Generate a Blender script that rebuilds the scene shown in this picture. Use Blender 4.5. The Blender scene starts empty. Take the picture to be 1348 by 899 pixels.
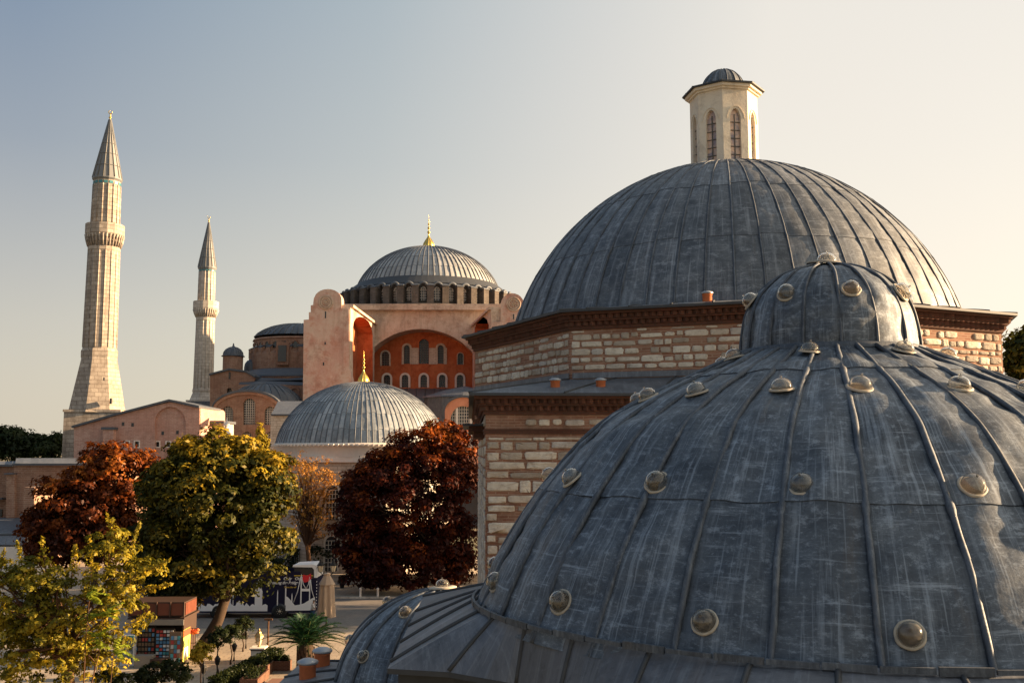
import bpy, math, random
import numpy as np
from mathutils import Vector, Matrix
R=math.radians; PI=math.pi
random.seed(7); rng=np.random.default_rng(7)
C=bpy.context.scene.collection
sc=bpy.context.scene
# ---------------------------------------------------------------- camera, sky, sun, exposure
EYE=13.0; PITCH=R(6.3)
cam=bpy.data.cameras.new('camera'); cam.lens=34.98; cam.sensor_width=36; cam.clip_start=.1; cam.clip_end=5000
co=bpy.data.objects.new('camera',cam); C.objects.link(co); co.location=(0,0,EYE); co.rotation_euler=(PI/2+PITCH,0,0)
sc.camera=co
SUN_AZ=R(82); SUN_EL=R(14)      # azimuth from +Y towards +X
w=bpy.data.worlds.new('World'); sc.world=w; w.use_nodes=True
wn=w.node_tree; bg=wn.nodes['Background']; sky=wn.nodes.new('ShaderNodeTexSky'); sky.sky_type='NISHITA'
sky.sun_disc=False; sky.sun_elevation=SUN_EL; sky.sun_rotation=SUN_AZ
sky.air_density=1.0; sky.dust_density=3.0; sky.ozone_density=1.0; sky.altitude=50
# low haze round the horizon, brighter and warmer towards the sun
_n=wn.nodes; tc=_n.new('ShaderNodeTexCoord'); sp=_n.new('ShaderNodeSeparateXYZ'); wn.links.new(tc.outputs['Generated'],sp.inputs[0])
def wm(op,a,b=0.,cl=False):
    x=_n.new('ShaderNodeMath'); x.operation=op; x.use_clamp=cl
    for i,v in enumerate((a,b)):
        if hasattr(v,'is_output'): wn.links.new(v,x.inputs[i])
        else: x.inputs[i].default_value=v
    return x.outputs[0]
def wr(f,stops):
    x=_n.new('ShaderNodeValToRGB'); wn.links.new(f,x.inputs[0])
    while len(x.color_ramp.elements)<len(stops): x.color_ramp.elements.new(.5)
    for e,(q,c) in zip(x.color_ramp.elements,stops): e.position=q; e.color=(*c,1)
    return x.outputs[0]
def wmix(f,a,b,bt='MIX'):
    x=_n.new('ShaderNodeMix'); x.data_type='RGBA'; x.blend_type=bt
    for k,v in ((0,f),(6,a),(7,b)):
        if hasattr(v,'is_output'): wn.links.new(v,x.inputs[k])
        else: x.inputs[k].default_value=v if k==0 else (*v,1)
    return x.outputs[2]
elev=wm('MAXIMUM',sp.outputs[2],0.)
side=wm('ADD',wm('MULTIPLY',sp.outputs[0],math.sin(SUN_AZ)),wm('MULTIPLY',sp.outputs[1],math.cos(SUN_AZ)))
sideq=wm('ADD',wm('MULTIPLY',side,.5),.5)
hz=wr(sideq,[(.2,(3.6,3.2,2.65)),(.42,(4.6,4.1,3.2)),(.6,(5.6,4.9,3.9)),(.8,(6.6,5.7,4.5))])
up=wr(sideq,[(.2,(.40,.92,1.75)),(.35,(.66,1.22,2.05)),(.50,(2.05,2.55,2.9)),(.68,(5.0,4.75,4.3))])
fz=wr(elev,[(0,(1,1,1)),(.12,(.78,.78,.78)),(.28,(.36,.36,.36)),(.5,(.05,.05,.05)),(.8,(0,0,0))])
air=wmix(fz,up,hz)
mixed=wmix(.85,sky.outputs[0],wmix(1.,air,(.9,.9,.9),'MULTIPLY'))
wn.links.new(mixed,bg.inputs[0]); bg.inputs[1].default_value=.054
sl=bpy.data.lights.new('sun','SUN'); sl.energy=5.0; sl.angle=R(.6); sl.color=(1.0,.68,.39)
so=bpy.data.objects.new('sun',sl); C.objects.link(so); so.location=(60,20,60)
sd=Vector((math.sin(SUN_AZ)*math.cos(SUN_EL),math.cos(SUN_AZ)*math.cos(SUN_EL),math.sin(SUN_EL)))
so.rotation_euler=(-sd).to_track_quat('-Z','Y').to_euler()
sc.view_settings.view_transform='Standard'; sc.view_settings.look='None'; sc.view_settings.exposure=1.9; sc.view_settings.gamma=1
sc.cycles.max_bounces=6; sc.cycles.transparent_max_bounces=8; sc.cycles.transmission_bounces=4; sc.cycles.diffuse_bounces=3
sc.cycles.use_denoising=True
# ---------------------------------------------------------------- coordinates
_c,_s=math.cos(PITCH),math.sin(PITCH)
def ray(px,py):
    a=(px-674)/1310.; b=-(py-449.5)/1310.
    return Vector((a,_c-b*_s,_s+b*_c))
def W(px,py,Y):                       # the point of the world plane y=Y seen there
    d=ray(px,py); t=Y/d.y; return Vector((d.x*t,Y,d.z*t+EYE))
def OP(px,py,P0,n):                   # the same on any plane
    d=ray(px,py); o=Vector((0,0,EYE)); t=(P0-o).dot(n)/d.dot(n); return o+d*t
def ZY(py,Y): return W(674,py,Y).z
# ---------------------------------------------------------------- mesh helper
ORG={}
def tag(o,label=None,cat=None,group=None,kind=None):
    if label:o['label']=label
    if cat:o['category']=cat
    if group:o['group']=group
    if kind:o['kind']=kind
    return o
def empty(name,loc,label=None,cat=None,group=None,rz=0):
    o=bpy.data.objects.new(name,None); C.objects.link(o); o.location=loc; o.rotation_euler=(0,0,rz); o.empty_display_size=.3
    ORG[o.name]=Vector(loc) if rz==0 else None
    return tag(o,label,cat,group)
class M:
    def __init__(s): s.v=[];s.f=[];s.m=[];s.t=[];s.p=[];s.hasp=False;s.sm=[]
    def add(s,vs,fs,mi=0,tone=.5,puv=None,sm=False):
        b=len(s.v); s.v+= [tuple(x) for x in vs]
        s.p+= ([tuple(x) for x in puv] if puv is not None else [(0,0,0)]*len(vs))
        if puv is not None:s.hasp=True
        for i,f in enumerate(fs):
            s.f.append([b+k for k in f]); s.m.append(mi); s.t.append(tone[i] if isinstance(tone,(list,tuple)) else tone); s.sm.append(sm)
    def box(s,c,d,rz=0,mi=0,tone=.5,rx=0):
        x,y,z=d[0]/2,d[1]/2,d[2]/2
        vs=[Vector((a,b,e)) for a in(-x,x) for b in(-y,y) for e in(-z,z)]
        if rx: Mx=Matrix.Rotation(rx,3,'X'); vs=[Mx@v for v in vs]
        if rz: Mz=Matrix.Rotation(rz,3,'Z'); vs=[Mz@v for v in vs]
        vs=[v+Vector(c) for v in vs]
        s.add(vs,[(0,1,3,2),(4,6,7,5),(0,4,5,1),(2,3,7,6),(0,2,6,4),(1,5,7,3)],mi,tone)
    def prism(s,poly,z0,z1,mi=0,tone=.5,top=None):
        n=len(poly); top=top or poly
        vs=[(p[0],p[1],z0) for p in poly]+[(p[0],p[1],z1) for p in top]
        fs=[(i,(i+1)%n,n+(i+1)%n,n+i) for i in range(n)]+[tuple(range(n-1,-1,-1)),tuple(range(n,2*n))]
        s.add(vs,fs,mi,tone)
    def tube(s,pts,rad,n=6,mi=0,tone=.5,cap=True,sm=True,flat=1.0):
        pts=[Vector(p) for p in pts]; k=len(pts)
        if not hasattr(rad,'__len__'): rad=[rad]*k
        vs=[];up=None
        for i,p in enumerate(pts):
            t=(pts[min(i+1,k-1)]-pts[max(i-1,0)])
            t=t.normalized() if t.length>1e-9 else Vector((0,0,1))
            if up is None: up=Vector((0,0,1)) if abs(t.z)<.9 else Vector((1,0,0))
            a=t.cross(up); a=a.normalized() if a.length>1e-6 else Vector((1,0,0)); b=a.cross(t).normalized(); up=b
            for j in range(n):
                an=2*PI*j/n; vs.append(p+a*math.cos(an)*rad[i]+b*math.sin(an)*rad[i]*flat)
        fs=[(i*n+j,i*n+(j+1)%n,(i+1)*n+(j+1)%n,(i+1)*n+j) for i in range(k-1) for j in range(n)]
        if cap: fs+= [tuple(range(n-1,-1,-1)),tuple(range((k-1)*n,k*n))]
        s.add(vs,fs,mi,tone,sm=sm)
    def lathe(s,prof,c=(0,0,0),n=24,mi=0,tone=.5,axis=None,sm=True,ph=0,a0=0,a1=2*PI):
        # prof: (r,z) from bottom to top
        q=Vector(axis).to_track_quat('Z','Y') if axis is not None else None
        full=abs(a1-a0-2*PI)<1e-6; nn=n if full else n+1
        vs=[]
        for r,z in prof:
            for j in range(nn):
                a=ph+a0+(a1-a0)*j/n; v=Vector((r*math.cos(a),r*math.sin(a),z))
                if q: v=q@v
                vs.append(v+Vector(c))
        fs=[(i*nn+j,i*nn+(j+1)%nn,(i+1)*nn+(j+1)%nn,(i+1)*nn+j) for i in range(len(prof)-1) for j in range(n)]
        s.add(vs,fs,mi,tone,sm=sm)
        return
    def build(s,name,mats,parent=None,origin=None):
        me=bpy.data.meshes.new(name)
        V=np.array(s.v,dtype=np.float64).reshape(-1,3)
        if parent is not None:
            par=parent; 
            while par.parent is not None: par=par.parent
            org=ORG.get(par.name) if origin is None else origin
            if org is None: org=Vector((0,0,0))
        else:
            org=Vector(origin) if origin is not None else Vector(((V[:,0].min()+V[:,0].max())/2,(V[:,1].min()+V[:,1].max())/2,V[:,2].min()))
        V=V-np.array(org)
        me.from_pydata(V.tolist(),[],s.f)
        for m in (mats if isinstance(mats,(list,tuple)) else [mats]): me.materials.append(m)
        me.polygons.foreach_set('material_index',s.m)
        me.polygons.foreach_set('use_smooth',s.sm)
        a=me.attributes.new('tone','FLOAT','FACE'); a.data.foreach_set('value',np.array(s.t,dtype=np.float32))
        if s.hasp:
            a=me.attributes.new('puv','FLOAT_VECTOR','POINT'); a.data.foreach_set('vector',np.array(s.p,dtype=np.float32).ravel())
        me.update()
        o=bpy.data.objects.new(name,me); C.objects.link(o)
        if parent is not None: o.parent=parent
        else:
            o.location=org; ORG[o.name]=org
        return o
def offset_poly(P,d):                 # convex CCW polygon, outwards by d
    n=len(P);out=[]
    for i in range(n):
        a,b,c=Vector(P[i-1]),Vector(P[i]),Vector(P[(i+1)%n])
        e1=(b-a).normalized(); e2=(c-b).normalized()
        n1=Vector((e1.y,-e1.x)); n2=Vector((e2.y,-e2.x))
        k=d/(1+n1.dot(n2)); out.append(tuple(b+(n1+n2)*k))
    return out
def ray_poly(P,c,a):                  # distance from c along angle a to polygon
    dx,dy=math.cos(a),math.sin(a);best=None
    for i in range(len(P)):
        x1,y1=P[i][0]-c[0],P[i][1]-c[1]; x2,y2=P[(i+1)%len(P)][0]-c[0],P[(i+1)%len(P)][1]-c[1]
        ex,ey=x2-x1,y2-y1; den=dx*ey-dy*ex
        if abs(den)<1e-9: continue
        t=(x1*ey-y1*ex)/den; u=(x1*dy-y1*dx)/den
        if t>0 and -1e-6<=u<=1+1e-6: best=t if best is None else min(best,t)
    return best or 0
def facade(m,outline,holes,back,mi=0,mh=0,tone=.5):
    """outline, holes: lists of 3D points on one plane; extruded along vector back (holes too)."""
    import bmesh
    bm=bmesh.new(); es=[]
    for L in [outline]+holes:
        vs=[bm.verts.new(p) for p in L]
        es+=[bm.edges.new((vs[i],vs[(i+1)%len(vs)])) for i in range(len(vs))]
    r=bmesh.ops.triangle_fill(bm,edges=es,use_beauty=True)
    bm.verts.index_update()
    vs=[v.co.copy() for v in bm.verts]; fs=[tuple(v.index for v in f.verts) for f in bm.faces]
    bm.free(); m.add(vs,fs,mi,tone)
    for q,L in enumerate([outline]+holes):
        n=len(L); vs=[Vector(p) for p in L]+[Vector(p)+back for p in L]
        m.add(vs,[(i,(i+1)%n,n+(i+1)%n,n+i) for i in range(n)],mi if q==0 else mh,tone)
def archpts(cx,y0,y1,hw,n=10,pointed=0,spring=None):
    """px outline of an arched opening: bottom y0, apex y1 (y1<y0), half width hw."""
    ys=y1+hw if spring is None else spring
    pts=[(cx-hw,y0),(cx-hw,ys)]
    for i in range(1,n): 
        a=PI-PI*i/n; pts.append((cx+hw*math.cos(a),ys-(ys-y1)*math.sin(a)**(1+pointed)))
    return pts+[(cx+hw,ys),(cx+hw,y0)]
def window(name,parent,Lpx,Y,back,mats,nx=3,ny=5,bar=.06,bb=.08,plane=None):
    """glazed lattice: pane set back behind the opening plus bars inside the outline; Lpx pixel outline on plane"""
    P=[(OP(a,b,*plane) if plane else W(a,b,Y))+back for a,b in Lpx]
    m=M(); m.add(P,[tuple(range(len(P)))],0)
    u=(P[-1]-P[0]); wd=u.length; u=u.normalized(); z=Vector((0,0,1)); n=u.cross(z)*-1
    if n.dot(back)>0: n=-n
    n=n.normalized()
    zmax=max(p.z for p in P); zmin=P[0].z; h=zmax-zmin
    loc=[((p-P[0]).dot(u),p.z-zmin) for p in P]
    def top(x):
        best=0
        for i in range(len(loc)-1):
            (a,za),(b,zb)=loc[i],loc[i+1]
            if min(a,b)-1e-6<=x<=max(a,b)+1e-6 and abs(b-a)>1e-6: best=max(best,za+(zb-za)*(x-a)/(b-a))
        return best
    def bx(x0,x1,z0,z1):
        o=P[0]+n*.05; q=[o+u*a+z*b for a,b in((x0,z0),(x1,z0),(x1,z1),(x0,z1))]
        m.add(q+[p+n*bb for p in q],[(4,5,6,7),(0,1,5,4),(1,2,6,5),(2,3,7,6),(3,0,4,7)],1)
    for i in range(1,nx):
        x=wd*i/nx; bx(x-bar/2,x+bar/2,0,top(x)-.02)
    for j in range(1,ny):
        zz=h*j/ny
        xs=[wd*k/60 for k in range(61) if top(wd*k/60)>zz+.02]
        if xs: bx(xs[0],xs[-1],zz-bar/2,zz+bar/2-.004)
    return m.build(name,mats,parent)
def ringframe(m,Lpx_in,Lpx_out,Y,proud,mi=0,tone=.5,plane=None):
    A=[(OP(a,b,*plane) if plane else W(a,b,Y)) for a,b in Lpx_in]; B=[(OP(a,b,*plane) if plane else W(a,b,Y)) for a,b in Lpx_out]
    n=len(A); vs=A+B+[p+proud for p in A]+[p+proud for p in B]
    fs=[]
    for i in range(n-1):
        fs+=[(2*n+i,2*n+i+1,3*n+i+1,3*n+i),(i,i+1,2*n+i+1,2*n+i),(n+i,n+i+1,3*n+i+1,3*n+i)]
    m.add(vs,fs,mi,tone)
# ---------------------------------------------------------------- materials
def mat(name,rough=.8,spec=.3,metal=0):
    m=bpy.data.materials.new(name); m.use_nodes=True; nt=m.node_tree; b=nt.nodes['Principled BSDF']
    b.inputs['Roughness'].default_value=rough; b.inputs['Specular IOR Level'].default_value=spec; b.inputs['Metallic'].default_value=metal
    return m,nt,b
class N:
    def __init__(s,nt): s.nt=nt
    def __call__(s,t,ins={},**kw):
        n=s.nt.nodes.new(t)
        for k,v in kw.items(): setattr(n,k,v)
        for k,v in ins.items():
            if hasattr(v,'is_output'): s.nt.links.new(v,n.inputs[k])
            else: n.inputs[k].default_value=v
        return n
    def math(s,op,a,b=0,cl=False): return s('ShaderNodeMath',{0:a,1:b},operation=op,use_clamp=cl).outputs[0]
    def noise(s,vec,scale,detail=4,rough=.6): return s('ShaderNodeTexNoise',{'Vector':vec,'Scale':scale,'Detail':detail,'Roughness':rough}).outputs['Fac']
    def vscale(s,vec,sx,sy,sz=1): return s('ShaderNodeVectorMath',{0:vec,1:(sx,sy,sz)},operation='MULTIPLY').outputs[0]
    def mix(s,f,a,b,bt='MIX'):
        n=s('ShaderNodeMix',data_type='RGBA',blend_type=bt)
        for k,v in ((0,f),(6,a),(7,b)):
            if hasattr(v,'is_output'): s.nt.links.new(v,n.inputs[k])
            else: n.inputs[k].default_value=v if k==0 else (*v,1)
        return n.outputs[2]
    def ramp(s,f,stops,interp='LINEAR'):
        n=s('ShaderNodeValToRGB',{0:f}); r=n.color_ramp; r.interpolation=interp
        while len(r.elements)<len(stops): r.elements.new(.5)
        for e,(p,c) in zip(r.elements,stops): e.position=p; e.color=(*c,1) if hasattr(c,'__len__') else (c,c,c,1)
        return n.outputs[0]
    def bump(s,h,st,dist,b):
        n=s('ShaderNodeBump',{'Height':h,'Strength':st,'Distance':dist}); s.nt.links.new(n.outputs[0],b.inputs['Normal']); return n
    def attr(s,a): return s('ShaderNodeAttribute',attribute_name=a)
    def pos(s): return s('ShaderNodeNewGeometry').outputs['Position']
    def wallvec(s):                   # (x+y, z) in metres for upright surfaces
        p=s('ShaderNodeSeparateXYZ',{0:s.pos()}); h=s.math('ADD',p.outputs[0],p.outputs[1])
        return s('ShaderNodeCombineXYZ',{0:h,1:p.outputs[2]}).outputs[0]
def plain(name,col,rough=.7,spec=.3,metal=0,var=.15,scale=3,bump=0,emit=None):
    m,nt,b=mat(name,rough,spec,metal); n=N(nt)
    f=n.noise(n.pos(),scale,5); t=n.attr('tone').outputs['Fac']
    c=n.mix(n.ramp(f,[(.3,0),(.7,1)]),tuple(x*(1-var) for x in col),tuple(min(1,x*(1+var)) for x in col))
    c=n.mix(.6,c,n.mix(t,tuple(x*.55 for x in col),tuple(min(1,x*1.45) for x in col)))
    nt.links.new(c,b.inputs['Base Color'])
    if bump: n.bump(n.noise(n.pos(),scale*6,5),.6,bump,b)
    return m
def lead(name,dark,mid,light,sc_=1.,metal=.35,rough=.5,puv=True,scratch=1.,bd=.02,warm=(.16,.13,.10)):
    m,nt,b=mat(name,rough,.5,metal); n=N(nt)
    P0_=n.attr('puv').outputs['Vector'] if puv else n.pos()
    P=n.vscale(P0_,1,1,0 if puv else 1)
    t=n.attr('tone').outputs['Fac']
    P=n('ShaderNodeVectorMath',{0:P,1:n('ShaderNodeCombineXYZ',{2:n.math('MULTIPLY',t,7.3)}).outputs[0]},operation='ADD').outputs[0]
    wob=n('ShaderNodeTexNoise',{'Vector':P,'Scale':1.7*sc_,'Detail':3}).outputs['Color']
    Pw=n('ShaderNodeVectorMath',{0:P,1:n.vscale(wob,.18/sc_,.18/sc_,0)},operation='ADD').outputs[0]
    bl=n.noise(n.vscale(Pw,1,1),1.6*sc_,7,.68)
    vs=n.noise(n.vscale(P,9,.55),1.0*sc_,5,.7)
    hs=n.noise(n.vscale(P,.55,11),1.1*sc_,7,.78)
    fine=n.noise(n.vscale(Pw,3,5),5*sc_,4,.7)
    c=n.mix(n.ramp(bl,[(.34,0),(.66,1)]),dark,mid)
    c=n.mix(n.math('MULTIPLY',n.ramp(vs,[(.52,0),(.74,1)]),.55),c,light)
    c=n.mix(n.math('MULTIPLY',n.ramp(hs,[(.57,0),(.68,1)]),.62*scratch),c,light)
    pt=n.noise(n.vscale(P,1.6,2.4),3.2*sc_,10,.8); c=n.mix(n.math('MULTIPLY',n.ramp(pt,[(.53,0),(.62,1)]),.42*scratch),c,light); c=n.mix(n.math('MULTIPLY',n.ramp(pt,[(.36,1),(.46,0)]),.5),c,tuple(x*.55 for x in dark))
    c=n.mix(n.math('MULTIPLY',n.math('MULTIPLY',n.ramp(fine,[(.55,0),(.7,1)]),n.ramp(bl,[(.4,0),(.6,1)])),.5*scratch),c,light)
    st=n.noise(n.vscale(P,3,.4),.7*sc_,5,.7)
    c=n.mix(n.math('MULTIPLY',n.ramp(st,[(.6,0),(.75,1)]),.45),c,warm)
    if puv:
        f_=n('ShaderNodeSeparateXYZ',{0:P0_}).outputs[2]; ed=n.math('ABSOLUTE',n.math('SUBTRACT',n.math('MULTIPLY',f_,2.),1.))
        ed=n.math('ADD',ed,n.math('MULTIPLY',n.math('SUBTRACT',vs,.5),.8)); c=n.mix(n.math('MULTIPLY',n.ramp(ed,[(.72,0),(1.,1)]),.6),c,tuple(x*.5 for x in dark))
        dr_=n.noise(n.vscale(P,16,.35),1.3*sc_,4,.6); c=n.mix(n.math('MULTIPLY',n.ramp(dr_,[(.58,0),(.66,1)]),.35*scratch),c,light)
    c=n.mix(1.,c,n.ramp(t,[(0,.62),(1,1.35)]),'MULTIPLY')
    nt.links.new(c,b.inputs['Base Color'])
    nt.links.new(n.ramp(n.math('ADD',n.math('MULTIPLY',bl,.6),n.math('MULTIPLY',fine,.4)),[(.3,rough),(.7,min(1,rough+.25))]),b.inputs['Roughness'])
    n.bump(n.math('ADD',n.math('MULTIPLY',bl,1.),n.math('ADD',n.math('MULTIPLY',fine,.15),n.math('MULTIPLY',hs,.25))),.5,bd,b)
    return m
def masonry(name,c1,c2,mortar,bw=.4,bh=.12,scale=1,dirt=(.1,.07,.05),dirtk=.4,bump=.03,patch=None,patchk=.0,msize=.02,rough=.9):
    m,nt,b=mat(name,rough,.2); n=N(nt); v=n.wallvec()
    wv=n('ShaderNodeVectorMath',{0:v,1:n.vscale(n('ShaderNodeTexNoise',{'Vector':n.pos(),'Scale':1.3,'Detail':3}).outputs['Color'],.06,.06,0)},operation='ADD').outputs[0]
    br=n('ShaderNodeTexBrick',{'Vector':wv,'Color1':(*c1,1),'Color2':(*c2,1),'Mortar':(*mortar,1),'Scale':1,'Mortar Size':msize,'Mortar Smooth':.3,'Bias':0,'Brick Width':bw,'Row Height':bh})
    c=br.outputs['Color']
    big=n.noise(n.pos(),.22*scale,6,.65); md=n.noise(n.pos(),1.3*scale,6,.7); fi=n.noise(n.pos(),9*scale,4,.7)
    mo=n.noise(n.pos(),.9*scale,8,.8); c=n.mix(n.math('MULTIPLY',n.ramp(mo,[(.5,0),(.62,1)]),.45),c,tuple(x*.9 for x in mortar)); c=n.mix(n.math('MULTIPLY',n.ramp(n.noise(n.pos(),.5*scale,8,.8),[(.54,0),(.64,1)]),.5),c,tuple(x*.6 for x in c1))
    if patch: c=n.mix(n.math('MULTIPLY',n.ramp(big,[(.45,0),(.6,1)]),patchk),c,patch)
    c=n.mix(n.math('MULTIPLY',n.ramp(md,[(.45,0),(.75,1)]),dirtk),c,dirt)
    vs=n.noise(n.vscale(n.pos(),1.2,1.2,.12),1.,5,.7)
    c=n.mix(n.math('MULTIPLY',n.ramp(vs,[(.52,0),(.72,1)]),dirtk*.8),c,dirt)
    c=n.mix(.5,c,n.mix(fi,tuple(x*.5 for x in c1),tuple(min(1,x*1.5) for x in c2)),'SOFT_LIGHT')
    t=n.attr('tone').outputs['Fac']; c=n.mix(1.,c,n.ramp(t,[(0,.6),(1,1.4)]),'MULTIPLY')
    nt.links.new(c,b.inputs['Base Color'])
    n.bump(n.math('ADD',br.outputs['Fac'],n.math('MULTIPLY',fi,-1.)),-.6,bump,b)
    return m
def plaster(name,c1,c2,c3,sc_=1.,dirt=(.09,.06,.045),k=.5,rough=.9):
    m,nt,b=mat(name,rough,.15); n=N(nt)
    a=n.noise(n.pos(),.16*sc_,7,.7); d=n.noise(n.pos(),.6*sc_,7,.75); s=n.noise(n.vscale(n.pos(),.9,.9,.1),.9*sc_,6,.7)
    c=n.mix(n.ramp(a,[(.42,0),(.58,1)]),c1,c2); c=n.mix(n.math('MULTIPLY',n.ramp(d,[(.5,0),(.62,1)]),.7),c,c3)
    c=n.mix(n.math('MULTIPLY',n.ramp(s,[(.5,0),(.75,1)]),k),c,dirt)
    t=n.attr('tone').outputs['Fac']; c=n.mix(1.,c,n.ramp(t,[(0,.6),(1,1.4)]),'MULTIPLY')
    e=n.noise(n.pos(),.33*sc_,8,.8); c=n.mix(n.math('MULTIPLY',n.ramp(e,[(.52,0),(.60,1)]),.45),c,tuple(x*.62 for x in c3)); c=n.mix(n.math('MULTIPLY',n.ramp(n.noise(n.pos(),.45*sc_,8,.8),[(.55,0),(.63,1)]),.4),c,tuple(min(.8,x*1.25) for x in c2))
    nt.links.new(c,b.inputs['Base Color']); n.bump(n.noise(n.pos(),3*sc_,6,.7),.5,.06,b)
    return m
def leafmat(name,cols,scale=.35,trf=.28):
    m=bpy.data.materials.new(name); m.use_nodes=True; nt=m.node_tree; nt.nodes.clear(); n=N(nt)
    t=n.attr('tone').outputs['Fac']; f=n.noise(n.pos(),scale,3)
    q=n.math('ADD',n.math('MULTIPLY',t,.55),n.math('MULTIPLY',f,.6),True)
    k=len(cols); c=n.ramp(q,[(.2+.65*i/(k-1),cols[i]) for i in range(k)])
    d=n('ShaderNodeBsdfDiffuse',{'Color':c}); tr=n('ShaderNodeBsdfTranslucent',{'Color':n.mix(1.,c,(1.3,1.15,.6),'MULTIPLY')})
    g=n('ShaderNodeBsdfGlossy',{'Roughness':.5,'Color':(.6,.6,.6,1)})
    mx=n('ShaderNodeMixShader',{0:trf,1:d.outputs[0],2:tr.outputs[0]}); m2=n('ShaderNodeMixShader',{0:.02,1:mx.outputs[0],2:g.outputs[0]})
    o=n('ShaderNodeOutputMaterial',{0:m2.outputs[0]})
    return m
MT={}
MT['lead_near']=lead('lead_near',(.050,.060,.074),(.125,.148,.172),(.40,.46,.52),1.0)
MT['lead_main']=lead('lead_main',(.062,.071,.082),(.145,.16,.175),(.38,.41,.44),.8,bd=.02,metal=.25)
MT['lead_roof']=lead('lead_roof',(.07,.08,.095),(.14,.15,.165),(.26,.28,.30),1.,puv=False,scratch=.5)
MT['lead_skirt']=lead('lead_skirt',(.085,.09,.10),(.16,.165,.18),(.27,.29,.31),1.2,scratch=.6,warm=(.12,.08,.055))
MT['lead_seam']=lead('lead_seam',(.05,.06,.075),(.10,.115,.135),(.24,.27,.30),2.,puv=False,scratch=.6)
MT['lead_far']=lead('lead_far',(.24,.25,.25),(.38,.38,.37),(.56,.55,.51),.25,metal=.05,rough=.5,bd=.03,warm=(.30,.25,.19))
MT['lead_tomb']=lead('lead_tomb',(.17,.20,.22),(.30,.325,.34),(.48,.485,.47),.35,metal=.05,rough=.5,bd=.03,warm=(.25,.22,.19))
MT['lead_dark']=plain('lead_dark',(.10,.11,.125),.6,.4,.2,.3,1.5,.02)
MT['edge']=plain('lead_edge',(.055,.058,.062),.6,.4,.2,.3,5)
MT['brick_wall']=masonry('hammam_brick',(.27,.14,.095),(.40,.25,.18),(.40,.30,.23),.34,.075,dirtk=.45,bump=.03,msize=.016)
MT['brick_cor']=masonry('cornice_brick',(.15,.065,.045),(.25,.11,.07),(.12,.08,.06),.22,.06,dirtk=.5,bump=.02)
MT['ground_pave']=None
MT['minaret']=masonry('minaret_stone',(.36,.32,.28),(.49,.44,.38),(.19,.16,.135),1.3,.62,dirt=(.20,.165,.135),dirtk=.6,bump=.05,msize=.04)
MT['minaret_red']=masonry('minaret_stone_warm',(.50,.45,.39),(.62,.56,.49),(.32,.28,.24),1.4,.7,dirt=(.32,.27,.23),dirtk=.65,bump=.05,msize=.04)
MT['pink_brick']=masonry('pink_brick',(.44,.27,.22),(.53,.36,.30),(.60,.47,.40),.7,.2,dirt=(.25,.15,.12),dirtk=.45,patch=(.48,.28,.22),patchk=.5,msize=.03)
MT['brown_brick']=masonry('brown_brick',(.30,.18,.13),(.39,.26,.19),(.46,.36,.29),.8,.22,dirt=(.14,.085,.06),dirtk=.5,patch=(.30,.17,.12),patchk=.5,msize=.03)
MT['pale_stone']=masonry('pale_stone',(.52,.46,.39),(.60,.54,.46),(.30,.24,.19),.9,.35,dirt=(.22,.17,.13),dirtk=.4,msize=.025)
MT['pink_plaster']=plaster('pink_plaster',(.56,.34,.27),(.60,.45,.36),(.50,.23,.16),dirt=(.25,.14,.1))
MT['cream_plaster']=plaster('cream_plaster',(.56,.41,.31),(.62,.49,.38),(.42,.27,.19),dirt=(.2,.13,.09))
MT['red_plaster']=plaster('red_plaster',(.44,.115,.045),(.52,.17,.07),(.36,.085,.035),dirt=(.16,.04,.02),k=.4)
MT['salmon']=plaster('salmon_plaster',(.66,.27,.16),(.70,.32,.2),(.6,.24,.14),k=.2)
MT['lantern']=plaster('lantern_plaster',(.76,.66,.52),(.80,.71,.56),(.70,.60,.47),2.,dirt=(.5,.36,.25),k=.3)
MT['glass_dark']=plain('dark_glass',(.03,.035,.04),.2,.5)
MT['lattice_dark']=plain('lattice_dark',(.12,.12,.11),.7)
MT['lattice_white']=plain('lattice_white',(.62,.58,.50),.7)
MT['white_frame']=plain('white_frame',(.70,.62,.54),.8)
MT['grey_pier']=masonry('grey_pier',(.16,.14,.125),(.22,.19,.165),(.12,.1,.09),.8,.3,dirt=(.07,.06,.05),dirtk=.5)
MT['gold']=plain('gold',(.86,.55,.14),.32,.5,.9,.08)
MT['terracotta']=plain('terracotta',(.55,.16,.06),.8,.3,0,.25,12)
MT['zinc']=plain('zinc_cap',(.35,.36,.37),.45,.5,.5,.2,8)
MT['bark']=plain('bark',(.065,.045,.032),.95,.1,0,.4,6,.03)
MT['bark_warm']=plain('bark_warm',(.11,.06,.035),.95,.1,0,.4,6,.03)
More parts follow.
